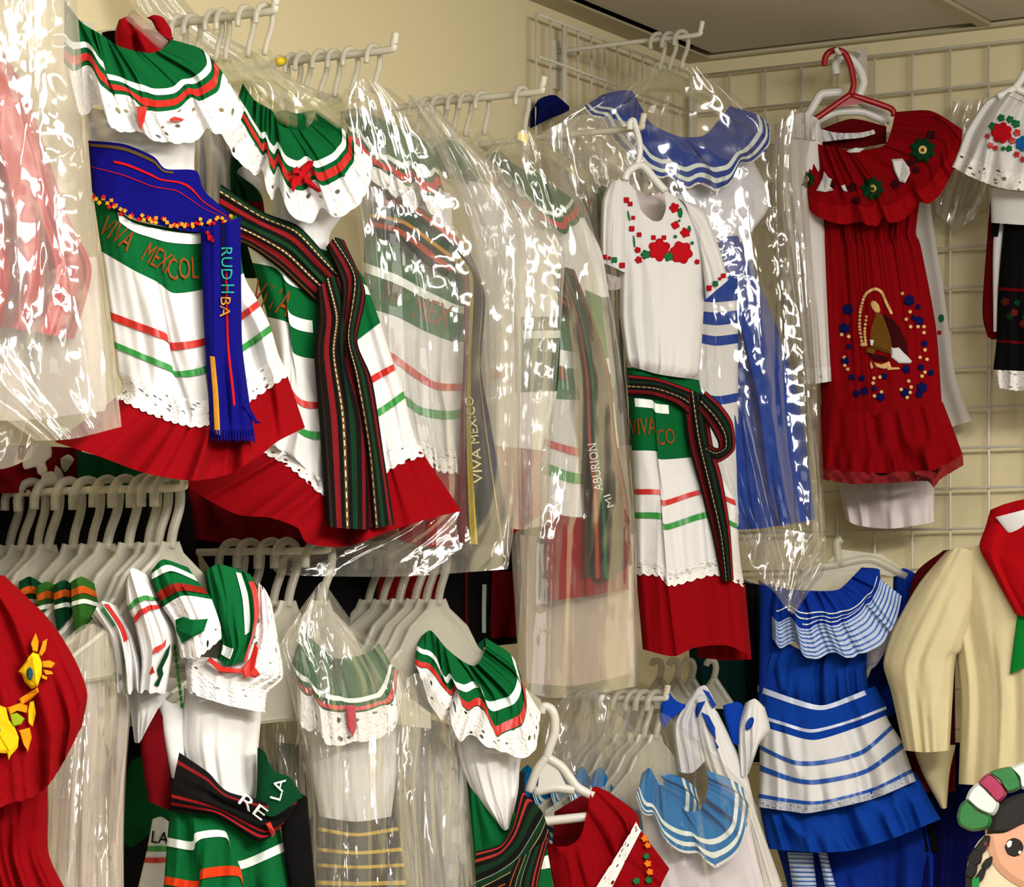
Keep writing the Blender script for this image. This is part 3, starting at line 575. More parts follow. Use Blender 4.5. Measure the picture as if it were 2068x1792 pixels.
wr = Surf(P2, [[(442, 480), (440, 430), (446, 372)], [(500, 498), (515, 465), (532, 428)], [(560, 540), (582, 500), (602, 456)], [(612, 588), (635, 550), (652, 508)], [(668, 640), (690, 615), (700, 560)]], bulge=.006, n=[.02, .045, .052, .05, .05], folds=[(3, .005, .006, .4, .3)], micro=.002)
strip(T, 'wrap', wr, STRIPE, 0, 4, lift=0, uvw=1., nu=40); 
t1 = Surf(P2, [[(640, 585), (665, 560), (690, 560)], [(640, 650), (680, 640), (716, 660)], [(634, 715), (670, 715), (710, 740)], [(645, 850), (690, 850), (742, 860)], [(660, 1064), (700, 1068), (745, 1070)]], bulge=.01, n=[.06, .07, .076, .084, .095], folds=[(2, .005, .008, .4, .1)], edge=.12)
t2 = Surf(P2, [[(658, 500), (675, 480), (695, 485)], [(690, 580), (715, 560), (738, 590)], [(684, 690), (705, 680), (722, 690)], [(690, 760), (720, 760), (752, 770)], [(712, 900), (745, 905), (776, 925)], [(725, 1066), (760, 1066), (797, 1060)]], bulge=.01, n=[.055, .076, .088, .09, .095, .102], folds=[(2, .004, .008, 1.4, .1)], edge=.12)
tube(T, 'tail', t1, STRIPE2, uvw=1., nu=40); tube(T, 'tail', t2, STRIPE2, uvw=1., nu=40)

# ---- 3: dress in a bag on the second rod
P3 = (840, 4.22, 30)
T = Thing('folklore_dress', 'green and white dress seen through a glossy bag, third along the upper row', 'dress', L0(800, 240, 4.22))
cl = Surf(P3, [[(688, 226), (720, 218), (755, 232), (790, 252), (835, 268), (872, 300)], [(700, 250), (730, 270), (760, 308), (800, 322), (845, 340), (885, 345)], [(702, 290), (745, 330), (770, 345), (820, 370), (860, 388), (898, 388)], [(715, 335), (760, 370), (820, 410), (880, 425), (910, 415)]], bulge=.03, folds=[(14, .007, .003, .6, .1)], n=[0, .02, .034, .04], ruf=(5, .018, 16, 1.2))
strip(T, 'collar', cl, GREEN, 0, 2, lift=0, nu=180); strip(T, 'ribbon', cl, WRIB, .95, 1.2); strip(T, 'ribbon', cl, RRIB, 1.4, 1.8); strip(T, 'lace_trim', cl, LACE, 1.97, 3, lift=.001, scallop=(12, .1), nu=120)
bo = Surf(P3, [[(712, 330), (800, 380), (910, 390)], [(735, 440), (820, 470), (915, 470)], [(735, 520), (840, 540), (925, 540)]], bulge=.03, folds=[(5, .003, .006, .3, 0)]); tube(T, 'bodice', bo, WHITE)
sk = Surf(P3, [[(735, 450), (800, 480), (870, 520), (940, 560)], [(736, 620), (800, 640), (860, 670), (912, 690), (940, 690)], [(745, 700), (790, 712), (832, 742), (880, 772), (940, 776)], [(760, 780), (815, 798), (850, 822), (900, 830), (940, 826)], [(780, 870), (850, 888), (890, 905), (942, 905)], [(790, 905), (850, 920), (890, 945), (945, 950)], [(770, 1080), (830, 1098), (880, 1106), (945, 1095)]], bulge=.035, folds=[(5, .003, .016, .9, .1)], n=[0, .003, .006, .008, .01, .012, .018])
tube(T, 'skirt_band', sk, GREEN, 0, 1); tube(T, 'skirt_panel', sk, WHITE, 1, 5); tube(T, 'ruffle', sk, RED, 4.98, 6)
strip(T, 'ribbon', sk, WRIB, .45, .55); strip(T, 'ribbon', sk, RRIB, 2, 2.25); strip(T, 'ribbon', sk, GRIB, 3, 3.25); strip(T, 'lace_trim', sk, LACE2, 4.1, 5.1, lift=.003, scallop=(12, .12), nu=120)
text(T, 'lettering', sk, ORANGE, 'VIVA', (765, 605), (808, 618), 40); text(T, 'lettering', sk, ORANGE, 'MEX', (830, 640), (905, 662), 45)
SARAPE2 = stripes('orange_sarape_weave', [(0, '15100c'), (.2, 'a83a22'), (.32, '1d1a12'), (.45, 'b17b1c'), (.55, '143d24'), (.72, '12110d'), (.85, 'b2432a')])
SARAPE3 = stripes('gold_edged_sash_weave', [(0, '5b0f12'), (.16, '171410'), (.2, 'd3b822'), (.33, '1d3b22'), (.36, '1b1815'), (.56, '1b1815'), (.66, '2a2733'), (.72, '1b1815'), (.80, 'b59a58'), (.82, '15142e'), (.95, '1a1a44')])
T = Thing('lettered_belt', 'dark sash with gold edge lettered VIVA MEXICO, hanging inside the third bag', 'sash', L0(880, 420, 4.18))
wr = Surf(P3, [[(742, 470), (746, 440), (756, 398)], [(800, 488), (815, 450), (830, 410)], [(860, 535), (885, 490), (900, 460)], [(900, 560), (925, 530), (940, 495)]], bulge=.006, n=[.04, .05, .056, .05], folds=[(2, .005, .005, .3, .2)])
strip(T, 'wrap', wr, SARAPE2, 0, 3, lift=0, uvw=1.)
t1 = Surf(P3, [[(905, 520), (925, 505), (950, 510)], [(935, 570), (955, 560), (980, 600)], [(936, 720), (955, 720), (972, 740)], [(930, 860), (965, 860), (990, 850)], [(928, 1000), (970, 1000), (1015, 990)], [(930, 1095), (975, 1100), (1032, 1085)]], bulge=.008, n=[.05, .055, .06, .062, .064, .066], folds=[(2, .004, .006, .2, .1)], edge=.12)
tube(T, 'tail', t1, SARAPE3, uvw=1., nu=40); text(T, 'lettering', t1, fabric('pale_gold_thread', 'd9cc96'), 'VIVA', (975, 975), (970, 905), 18, .004); text(T, 'lettering', t1, fabric('pale_gold_thread', 'd9cc96'), 'MEXICO', (968, 895), (955, 800), 17, .004)
bag('glossy bag over the third dress on the second upper rod', (840, 4.14, 30), [[(705, 172), (740, 160), (790, 182)], [(690, 210), (760, 205), (860, 240)], [(705, 330), (800, 320), (925, 340)], [(722, 460), (840, 460), (985, 460)], [(738, 620), (850, 620), (1040, 590)], [(760, 850), (880, 850), (1050, 800)], [(780, 1020), (900, 1030), (1045, 1000)], [(565, 1130), (800, 1135), (1030, 1120)], [(560, 1162), (800, 1165), (1025, 1150)]], FILM)

# ---- 4: bagged dress squeezed in the middle
P4 = (1000, 4.40, 30)
T = Thing('folklore_dress', 'pale bagged dress in the middle of the upper row, half hidden in milky plastic', 'dress', L0(930, 280, 4.40))
cl = Surf(P4, [[(872, 300), (905, 282), (940, 300), (950, 330)], [(880, 330), (920, 340), (950, 350), (965, 350)], [(900, 360), (930, 365), (955, 375), (965, 370)]], bulge=.02, folds=[(4, .005, .008, .6, .1)])
strip(T, 'collar', cl, GREEN, 0, 2); motif(T, 'ribbon', cl, RRIB, [[(940, 348), (952, 330), (962, 340), (950, 360)]])
sk = Surf(P4, [[(920, 360), (1000, 380), (1040, 440)], [(950, 480), (1030, 480), (1100, 500)], [(980, 640), (1050, 640), (1130, 640)], [(985, 790), (1050, 792), (1125, 790)], [(990, 900), (1050, 905), (1095, 910)], [(1010, 1090), (1050, 1070), (1092, 1040)]], bulge=.03, folds=[(4, .003, .012, .9, .1)])
tube(T, 'bodice', sk, WHITE, 0, 2); tube(T, 'skirt_panel', sk, WHITE, 2, 4); tube(T, 'ruffle', sk, RED, 4, 5); strip(T, 'skirt_band', sk, DGREEN, 2.0, 3.0, .48, 1.); strip(T, 'ribbon', sk, RRIB, 2.65, 2.8, .05, .25); strip(T, 'ribbon', sk, WRIB, 2.2, 2.3, .5, 1, lift=.004)
bag('wrinkled milky bag over the pale dress in the middle of the upper row', (1000, 4.32, 30), [[(820, 190), (845, 195), (880, 215)], [(860, 260), (900, 255), (950, 290)], [(900, 340), (970, 340), (1045, 370)], [(945, 470), (1040, 460), (1135, 480)], [(965, 600), (1050, 600), (1137, 590)], [(980, 760), (1050, 760), (1125, 760)], [(990, 900), (1050, 900), (1112, 900)], [(1010, 1060), (1050, 1070), (1108, 1060)]], FILM2)

# ---- 5: bagged dress on the third rod
P5 = (1130, 4.60, 30)
T = Thing('folklore_dress', 'green collared dress in a long bag on the rod with the yellow tag', 'dress', L0(1080, 320, 4.60))
cl = Surf(P5, [[(968, 318), (1010, 306), (1035, 330), (1065, 345), (1095, 350), (1112, 372)], [(985, 345), (1030, 370), (1065, 400), (1100, 425), (1128, 432), (1156, 402)], [(1000, 375), (1035, 400), (1070, 430), (1110, 455), (1140, 472), (1174, 436)]], bulge=.03, folds=[(14, .007, .003, .6, .1)], n=[0, .02, .034], ruf=(5, .018, 14, 3.2))
strip(T, 'collar', cl, GREEN, 0, 2, lift=0, nu=180); strip(T, 'ribbon', cl, WRIB, .95, 1.12); strip(T, 'ribbon', cl, RRIB, 1.35, 1.7)
bo = Surf(P5, [[(1000, 380), (1080, 440), (1180, 440)], [(1040, 500), (1120, 510), (1215, 510)], [(1060, 600), (1130, 600), (1230, 600)]], bulge=.03, folds=[(5, .003, .006, .3, 0)]); tube(T, 'bodice', bo, WHITE)
sk = Surf(P5, [[(1075, 560), (1120, 560), (1215, 600)], [(1070, 800), (1120, 806), (1240, 812)], [(1090, 880), (1112, 890), (1168, 905), (1250, 905)], [(1085, 930), (1110, 938), (1165, 956), (1255, 955)], [(1090, 1030), (1110, 1035), (1165, 1045), (1265, 1040)], [(1095, 1215), (1140, 1210), (1180, 1205), (1270, 1190)]], bulge=.035, folds=[(5, .003, .014, .9, .1)], n=[0, .003, .006, .008, .01, .016])
tube(T, 'skirt_band', sk, fabric('grass_green_cotton', '2c7440'), 0, 1); tube(T, 'skirt_panel', sk, WHITE, 1, 4); tube(T, 'ruffle', sk, RED, 4, 5, nu=80); strip(T, 'ribbon', sk, WRIB, .55, .68); strip(T, 'ribbon', sk, RRIB, 2, 2.3); strip(T, 'ribbon', sk, GRIB, 3, 3.3)
motif(T, 'lettering', sk, ORANGE, [[(1126, 738), (1138, 740), (1146, 770), (1130, 768)]])
T = Thing('lettered_belt', 'dark olive sash with white letters and red edges, bagged beside the white blouse', 'sash', L0(1150, 540, 4.55))
SARAPE4 = stripes('olive_sash_weave', [(0, '3b2c17'), (.10, '2a2418'), (.22, '9a3a22'), (.29, '241d16'), (.38, '1f5a3c'), (.46, '2a241d'), (.78, '38231c'), (.88, '7a2a20'), (.95, '241c18')])
wr = Surf(P5, [[(1068, 600), (1072, 580), (1078, 550)], [(1105, 605), (1112, 580), (1112, 552)], [(1145, 640), (1155, 600), (1160, 560)]], bulge=.005, n=[.04, .05, .05]); strip(T, 'wrap', wr, SARAPE4, 0, 2, lift=0, uvw=1.)
t1 = Surf(P5, [[(1120, 545), (1140, 540), (1160, 545)], [(1150, 640), (1172, 635), (1200, 650)], [(1168, 760), (1200, 755), (1232, 760)], [(1172, 900), (1210, 900), (1245, 890)], [(1180, 1020), (1225, 1020), (1268, 1010)], [(1180, 1165), (1230, 1168), (1276, 1140)]], bulge=.01, n=[.05, .055, .06, .062, .064, .066], folds=[(3, .003, .006, .2, .1)], edge=.12)
tube(T, 'tail', t1, SARAPE4, uvw=1., nu=40); text(T, 'lettering', t1, WHITE, 'ABURION', (1218, 990), (1204, 895), 18, .004); text(T, 'lettering', t1, WHITE, 'MI', (1240, 1022), (1232, 998), 14, .004)
bag('long bag with a pinkish empty hem, hung from the rod with the yellow tag', (1140, 4.53, 30), [[(1010, 285), (1060, 262), (1085, 285)], [(965, 330), (1070, 330), (1150, 360)], [(1010, 440), (1100, 430), (1190, 440)], [(1045, 600), (1130, 600), (1232, 600)], [(1070, 800), (1150, 800), (1262, 800)], [(1050, 1000), (1150, 1000), (1278, 1000)], [(1032, 1080), (1150, 1085), (1284, 1090)], [(1040, 1230), (1150, 1235), (1288, 1230)], [(1050, 1400), (1150, 1410), (1292, 1385)]], FILM)
sf = Surf((1150, 4.62, 30), [[(1050, 1080), (1150, 1090), (1280, 1080)], [(1060, 1380), (1160, 1385), (1280, 1360)]], bulge=.02, folds=[(4, .006, .01, .3, .3)]); 
T = Thing('pale_petticoat', 'pale pink petticoat folded in the empty hem of the long bag', 'petticoat', L0(1150, 1090, 4.62)); tube(T, 'cloth', sf, sheer('pale_pink_net', 'dcc8b8', .75))
T = Thing('size_tag', 'small yellow size tag clipped on the hanger of the long bagged dress', 'tag', L0(1055, 270, 4.5)); sf = Surf((1055, 4.50, 20), [[(1047, 266), (1070, 271)], [(1045, 280), (1064, 291)]], bulge=.001); tube(T, 'card', sf, YELLOW if False else solid('yellow_card', 'e8d27a'), nu=8, nv=6)
T = Thing('size_marker', 'small yellow round marker at the back of the second upper rod', 'tag', L0(568, 123, 4.05)); v, f = pipe([W(562, 124, 4.04), W(572, 123, 4.07)], .006, 10); mesh('ring', v, f, solid('yellow_marker', 'e0c020'), T)

# ================================================================== upper row, right half
# ---- crinkled empty bag behind the white blouse
bag('crinkled shiny bag bunched to the left of the white embroidered blouse', (1190, 4.90, 30), [[(1092, 268), (1180, 232), (1288, 250)], [(1105, 330), (1190, 320), (1292, 330)], [(1140, 420), (1200, 420), (1290, 430)], [(1180, 540), (1230, 540), (1290, 560)], [(1205, 700), (1240, 700), (1290, 720)], [(1225, 900), (1250, 900), (1300, 920)], [(1240, 1130), (1265, 1135), (1310, 1130)]], FILM2, bulge=.05)
T = Thing('folklore_dress', 'dress edge with grey sleeve and green shoulder behind the white embroidered blouse', 'dress', L0(1220, 380, 4.96))
sf = Surf((1220, 4.96, 30), [[(1170, 440), (1195, 425), (1225, 430)], [(1185, 560), (1215, 560), (1265, 560)], [(1205, 700), (1240, 700), (1275, 700)], [(1230, 880), (1260, 880), (1290, 880)]], bulge=.02, folds=[(3, .005, .008, .2, 0)]); tube(T, 'bodice', sf, WHITE)
tube(T, 'collar', Surf((1220, 4.92, 30), [[(1205, 385), (1216, 374), (1232, 385)], [(1206, 440), (1220, 450), (1236, 440)], [(1210, 480), (1216, 490), (1225, 480)]], bulge=.01), DGREEN); tube(T, 'ribbon', Surf((1190, 4.93, 30), [[(1186, 402), (1196, 398)], [(1183, 412), (1192, 416)]], bulge=.003), RRIB, nu=10)
tube(T, 'skirt_band', Surf((1250, 4.93, 30), [[(1250, 640), (1275, 700)], [(1255, 760), (1290, 760)], [(1252, 900), (1285, 900)]], bulge=.01), DGREEN, nu=24)

# ---- 6: white embroidered blouse and striped skirt
P6 = (1340, 4.80, 18)
T = Thing('embroidered_blouse', 'white short-sleeved blouse embroidered with red roses, on a white hanger', 'blouse', L0(1310, 360, 4.80))
bl = Surf(P6, [[(1232, 370), (1262, 366), (1283, 385), (1295, 425), (1318, 446), (1336, 444), (1345, 420), (1344, 388), (1372, 400)], [(1238, 450), (1300, 480), (1370, 480), (1428, 462)], [(1250, 550), (1330, 565), (1424, 560)], [(1252, 640), (1330, 655), (1420, 645)], [(1263, 720), (1330, 735), (1413, 745)], [(1268, 738), (1330, 756), (1400, 766)]], bulge=.035, folds=[(4, .001, .008, .3, .1)], n=[0, 0, 0, 0, 0, -.012])
tube(T, 'body', bl, WHITE, nu=96)
tube(T, 'back_neck', Surf((1320, 4.86, 18), [[(1275, 372), (1310, 395), (1350, 380)], [(1285, 440), (1318, 455), (1350, 440)]], bulge=.004), fabric('shaded_white_cotton', 'd0c2c0'))  # inside of the white blouse, its shade mixed into the colour
s1 = Surf(P6, [[(1230, 370), (1250, 364), (1268, 385)], [(1216, 405), (1240, 420), (1266, 440)], [(1213, 470), (1235, 480), (1263, 490)], [(1214, 530), (1240, 540), (1264, 552)]], bulge=.025, n=[0, .012, .016, .016], folds=[(3, .001, .004, .4, .1)]); tube(T, 'sleeve', s1, WHITE)
s2 = Surf(P6, [[(1365, 398), (1385, 415), (1400, 470)], [(1420, 425), (1415, 470), (1415, 520)], [(1452, 500), (1438, 540), (1422, 570)], [(1471, 566), (1448, 585), (1425, 605)]][::1], bulge=.022, n=[0, .012, .016, .016], folds=[(3, .001, .004, .4, .1)]); tube(T, 'sleeve', s2, WHITE)
tube(T, 'cuff_frill', Surf(P6, [[(1213, 548), (1236, 556), (1258, 562)], [(1207, 572), (1232, 586), (1255, 583)]], bulge=.016, folds=[(3, .004, .008, .4, 0)]), sheer('net_frill', 'd8cdcb', .7))
THR = fabric('rose_red_thread', 'b4101a', var=.25)
A = [flower(1332, 505, 24, 6, .25), flower(1376, 510, 24, 6, .25, 1), flower(1290, 525, 8, 5), flower(1362, 420, 11, 5), flower(1364, 455, 9, 4, .3, 1), flower(1384, 470, 11, 5), flower(1408, 529, 6, 5), flower(1265, 404, 7, 4), flower(1273, 412, 6, 4), flower(1279, 440, 5, 4), flower(1276, 462, 7, 4), flower(1291, 474, 6, 4), flower(1341, 480, 6, 4), flower(1231, 399, 5, 4), flower(1288, 505, 7, 5), flower(1320, 480, 6, 4)]
for a in A[:2]: motif(T, 'embroidered_rose', bl, THR, [a])
motif(T, 'embroidered_bud', bl, THR, A[2:])
motif(T, 'embroidered_leaf', bl, GRNTH, [flower(1304, 514, 10, 5, .3), flower(1350, 518, 11, 5, .3), disc(1374, 430, 5, 8, 2.2), disc(1372, 446, 3, 6), disc(1392, 463, 4, 6, 2), disc(1364, 478, 4, 6), disc(1270, 436, 2, 6, 6, -.2), disc(1281, 488, 2, 6, 7, -.1), disc(1398, 491, 4, 6)])
motif(T, 'cuff_flower', s1, THR, [flower(1221, 519, 6, 4), flower(1257, 536, 7, 4), flower(1231, 521, 4, 4)], lift=.005); motif(T, 'cuff_leaf', s1, GRNTH, [flower(1241, 525, 7, 4)], lift=.005)
motif(T, 'cuff_flower', s2, THR, [flower(1432, 582, 7, 4), flower(1461, 557, 6, 4), flower(1454, 563, 4, 4)], lift=.005); motif(T, 'cuff_leaf', s2, GRNTH, [flower(1445, 573, 7, 4)], lift=.005)
T = Thing('white_hanger', 'slim white plastic hanger holding the white embroidered blouse', 'hanger', L0(1285, 255, 4.80))
d6 = 4.79
pts = smoothpath([(1272, 262), (1272, 248), (1279, 243), (1284, 258), (1291, 285), (1292, 310), (1287, 332)], 5); v, f = pipe(W(pts[:, 0], pts[:, 1], np.full(len(pts), d6)), .0055, 8); mesh('hook', v, f, HANGW, T)
pts = smoothpath([(1262, 364), (1268, 348), (1284, 336), (1300, 336), (1320, 360), (1343, 386)], 5); v, f = pipe(W(pts[:, 0], pts[:, 1], np.full(len(pts), d6)), .007, 8); mesh('shoulders', v, f, HANGW, T)
T = Thing('folklore_skirt', 'green, white and red skirt with VIVA lettering below the white embroidered blouse', 'skirt', L0(1340, 750, 4.82))
P6b = (1340, 4.83, 18)
sk = Surf(P6b, [[(1266, 742), (1330, 752), (1412, 768)], [(1276, 910), (1326, 912), (1332, 928), (1395, 924), (1438, 918)], [(1280, 988), (1334, 990), (1340, 1011), (1420, 989), (1484, 1010)], [(1281, 1035), (1336, 1037), (1344, 1059), (1430, 1034), (1488, 1058)], [(1282, 1128), (1335, 1138), (1362, 1152), (1450, 1128), (1496, 1140)], [(1284, 1153), (1330, 1157), (1356, 1177), (1445, 1155), (1502, 1178)], [(1298, 1312), (1360, 1326), (1405, 1308), (1468, 1304), (1517, 1326)]], bulge=.04, folds=[(3, .003, .018, .9, .1), (8, 0, .004, .4, 0)], n=[0, .004, .008, .01, .012, .014, .02], pleat=[(.3, .012)])
tube(T, 'skirt_band', sk, GREEN, 0, 1); tube(T, 'skirt_panel', sk, WHITE, 1, 5, nu=96); tube(T, 'ruffle', sk, RED, 5, 6, nu=110)
strip(T, 'ribbon', sk, WRIB, .36, .45, .08, .56); strip(T, 'ribbon', sk, RRIB, 2, 2.22); strip(T, 'ribbon', sk, GRIB, 3, 3.16); strip(T, 'lace_trim', sk, LACE2, 4.0, 5.1, lift=.003, scallop=(14, .12), nu=140)
text(T, 'lettering', sk, ORANGE, 'VIVA', (1272, 880), (1326, 876), 34); text(T, 'lettering', sk, ORANGE, 'CO', (1328, 900), (1364, 896), 32)
tube(T, 'back_ruffle', Surf((1460, 4.90, 18), [[(1400, 1190), (1460, 1180), (1505, 1180)], [(1410, 1328), (1465, 1334), (1518, 1332)]], bulge=.02, folds=[(3, .004, .012, .3, 0)]), RED)
T = Thing('striped_belt', 'narrow dark striped sash looped at the waist under the white blouse', 'sash', L0(1400, 790, 4.76))
SARAPE5 = stripes('narrow_sarape_weave', [(0, '0d0a09'), (.12, '6a1013'), (.28, '0c0a09'), (.4, '4a3a1c'), (.47, '0e0c0a'), (.62, '0b2a16'), (.72, '0c0a09'), (.84, '8b1418'), (.95, '0c0a0a')], [(.42, .45, 'c9bb95')])
wr = Surf(P6b, [[(1268, 800), (1268, 778), (1270, 756)], [(1318, 802), (1325, 780), (1330, 764)], [(1365, 818), (1378, 800), (1388, 784)], [(1400, 850), (1415, 825), (1420, 800)]], bulge=.005, n=[.03, .055, .055, .045], folds=[(2, .003, .003, .3, .2)]); strip(T, 'wrap', wr, SARAPE5, 0, 3, lift=0, uvw=1.)
t1 = Surf(P6b, [[(1378, 800), (1400, 790), (1424, 800)], [(1388, 890), (1415, 890), (1440, 900)], [(1412, 980), (1432, 975), (1458, 965)], [(1438, 1080), (1455, 1078), (1474, 1062)], [(1456, 1172), (1468, 1174), (1482, 1172)]], bulge=.01, n=[.05, .056, .06, .062, .064], folds=[(2, .004, .005, .2, .1)], edge=.14); tube(T, 'tail', t1, SARAPE5, uvw=1., nu=36)
lp = Surf(P6b, [[(1410, 830), (1418, 800), (1426, 790)], [(1432, 860), (1448, 835), (1458, 820)], [(1448, 890), (1468, 870), (1480, 855)], [(1450, 905), (1470, 905), (1484, 908)], [(1436, 900), (1446, 920), (1452, 934)], [(1418, 885), (1420, 905), (1424, 922)]], bulge=.008, n=[.06, .07, .074, .072, .066, .06], folds=[(2, .003, .003, .2, .1)], edge=.14); tube(T, 'loop', lp, SARAPE5, uvw=1., nu=36)

# ---- 7: blue ruffled dress in the bag on the highest rod
P7 = (1400, 5.06, 12)
T = Thing('blue_dress', 'royal blue dress with white ribbon stripes on the ruffle, bagged on the highest rod', 'dress', L0(1370, 200, 5.06))
cl = Surf(P7, [[(1215, 192), (1245, 184), (1276, 184), (1294, 215), (1316, 250), (1370, 275), (1420, 274), (1452, 242), (1474, 214)], [(1195, 205), (1235, 225), (1265, 255), (1302, 300), (1320, 318), (1385, 338), (1432, 340), (1490, 320), (1535, 262), (1530, 232)], [(1178, 214), (1215, 250), (1255, 300), (1300, 345), (1380, 372), (1405, 386), (1436, 384), (1500, 345), (1552, 290), (1556, 256)]], bulge=.04, folds=[(18, .007, .003, .6, .1)], n=[0, .025, .045], ruf=(6, .018, 14, 1.1))
strip(T, 'collar', cl, ROYAL, 0, 2, lift=0, nu=240); strip(T, 'ribbon', cl, WRIB, .92, 1.12, .03, 1, nu=120); strip(T, 'ribbon', cl, WRIB, 1.38, 1.60, nu=120); strip(T, 'lace_trim', cl, LACE2, 1.86, 2.0, lift=.002, nu=140, scallop=(20, .06))
bo = Surf(P7, [[(1310, 330), (1400, 360), (1520, 320)], [(1330, 410), (1420, 420), (1555, 410)], [(1350, 490), (1420, 490), (1500, 490)]], bulge=.03, folds=[(5, .003, .006, .3, 0)]); tube(T, 'bodice', bo, fabric('cool_white_cotton', 'dadbe4', var=.04))
sk = Surf(P7, [[(1380, 478), (1440, 480), (1492, 476)], [(1370, 640), (1460, 640), (1562, 640)], [(1380, 800), (1490, 800), (1612, 800)], [(1400, 1000), (1520, 1000), (1640, 1000)], [(1420, 1070), (1530, 1068), (1646, 1050)]], bulge=.04, folds=[(6, .008, .026, .9, .1)], n=[0, .004, .008, .012, .014]); tube(T, 'skirt', sk, ROYAL, nu=96)
ap = Surf(P7, [[(1400, 560), (1440, 560), (1490, 556)], [(1390, 1060), (1440, 1100), (1492, 1090)]], bulge=.02, n=[.05, .05], folds=[(4, .002, .003, .3, 0)]); tube(T, 'apron', ap, ROYAL, 0, 1)
for a, b in ((.11, .15), (.2, .24), (.275, .45), (.48, 1.0)): strip(T, 'apron_band', ap, WHITE, a, b, lift=.002, nv=6)
T = Thing('navy_dress', 'navy blue shoulder of another dress in a bag left of the royal blue collar', 'dress', L0(1110, 200, 5.12))
tube(T, 'shoulder', Surf((1110, 5.12, 30), [[(1072, 225), (1090, 200), (1120, 192), (1150, 215)], [(1070, 260), (1110, 240), (1150, 225)]], bulge=.02, folds=[(3, .006, .008, .2, .1)]), fabric('navy_cotton', '071048'))
bag('clear bag over the royal blue dress on the highest rod', (1400, 4.985, 12), [[(1285, 142), (1350, 122), (1420, 140)], [(1200, 195), (1350, 185), (1500, 205)], [(1105, 262), (1350, 262), (1572, 262)], [(1180, 400), (1400, 400), (1600, 420)], [(1260, 560), (1430, 560), (1625, 600)], [(1300, 800), (1480, 800), (1646, 800)], [(1400, 1000), (1530, 1000), (1664, 1000)], [(1490, 1175), (1580, 1180), (1668, 1100)]], FILM5, bulge=.05, folds=((4, .006, .012, .4, .9), (8, .0015, .003, 1.3, 1.6)), nu=140)

# ---- 8: bagged white blouse between blue and red dresses
T = Thing('white_blouse', 'white frilled blouse in a bag between the royal blue dress and the red dress', 'blouse', L0(1600, 250, 5.28))
P8 = (1610, 5.29, -10)
bo = Surf(P8, [[(1565, 250), (1600, 245), (1660, 262)], [(1570, 400), (1610, 400), (1665, 400)], [(1600, 600), (1630, 600), (1672, 600)], [(1622, 770), (1640, 776), (1680, 770)]], bulge=.03, folds=[(4, .004, .010, .3, .1)]); tube(T, 'body', bo, fabric('warm_white_cotton', 'ded8d2', var=.04))
tube(T, 'frill', Surf(P8, [[(1582, 238), (1620, 228), (1655, 240)], [(1578, 275), (1620, 280), (1660, 285)]], bulge=.035, folds=[(8, .004, .008, .3, 0)]), WHITE); strip(T, 'lace_trim', bo, LACE2, 2.8, 3.0, lift=.003)
bag('bag with bright crinkles over the white frilled blouse beside the red dress', (1610, 5.215, -10), [[(1562, 236), (1610, 222), (1650, 245)], [(1560, 330), (1600, 330), (1630, 330)], [(1565, 500), (1610, 500), (1640, 520)], [(1600, 700), (1630, 700), (1652, 700)], [(1625, 900), (1645, 900), (1660, 900)], [(1640, 1080), (1655, 1090), (1668, 1080)]], FILM3, nu=60)

# ---- 9: red embroidered dress
T = Thing('white_dress', 'white dress hanging right behind the red embroidered dress', 'dress', L0(1850, 300, 5.40))
P9b = (1850, 5.375, -28)
bo = Surf(P9b, [[(1640, 262), (1740, 300), (1930, 360)], [(1660, 420), (1780, 420), (1880, 400)], [(1690, 600), (1800, 600), (1908, 600)], [(1690, 770), (1800, 780), (1930, 760)], [(1700, 880), (1820, 890), (1962, 850)]], bulge=.012, back=.006, folds=[(5, .002, .006, .3, .1)]); tube(T, 'body', bo, sheer('white_muslin', 'e2dcd4', .88))
motif(T, 'embroidered_flower', bo, THR, [flower(1897, 672, 5, 4)]); motif(T, 'embroidered_leaf', bo, GRNTH, [disc(1901, 643, 6, 8, 1.4)])
T = Thing('pale_skirt', 'pale pinkish white skirt hem showing below the red dress', 'skirt', L0(1790, 960, 5.38))
tube(T, 'skirt', Surf((1790, 5.37, -25), [[(1685, 930), (1790, 940), (1888, 930)], [(1708, 1050), (1735, 1062), (1800, 1068), (1880, 1056), (1886, 1048)]], bulge=.03, back=.01, folds=[(4, .006, .012, .3, 0)]), fabric('pinkish_white_cotton', 'ddd0cf', var=.04))
T = Thing('red_dress', 'red off-shoulder dress with embroidered flowers and a robed figure, on a red hanger', 'dress', L0(1720, 260, 5.28))
P9 = (1760, 5.26, -25)
sk = Surf(P9, [[(1638, 430), (1750, 440), (1858, 400)], [(1645, 470), (1750, 480), (1850, 470)], [(1648, 505), (1750, 510), (1860, 500)], [(1652, 690), (1760, 690), (1890, 660)], [(1660, 825), (1770, 840), (1902, 815)]], bulge=.035, back=.02, folds=[(4, .006, .004, .6, .1), (18, .009, .0, .2, 0)]); tube(T, 'skirt', sk, RED, nu=160)
tube(T, 'ruffle', Surf(P9, [[(1657, 818), (1770, 835), (1904, 812)], [(1656, 900), (1780, 910), (1930, 880)], [(1654, 945), (1720, 955), (1800, 955), (1885, 950), (1944, 918)]], bulge=.04, back=.02, folds=[(7, .003, .012, .6, .1)]), RED, nu=96)
hm = Surf(P9, [[(1654, 943), (1720, 953), (1800, 953), (1885, 948), (1944, 916)], [(1656, 968), (1720, 978), (1800, 976), (1870, 972), (1886, 985), (1900, 968), (1946, 940)]], bulge=.04, folds=[(7, .012, .014, .6, .1)]); strip(T, 'lace_trim', hm, RLACE, 0, 1, lift=.002, nu=120, scallop=(26, .12))
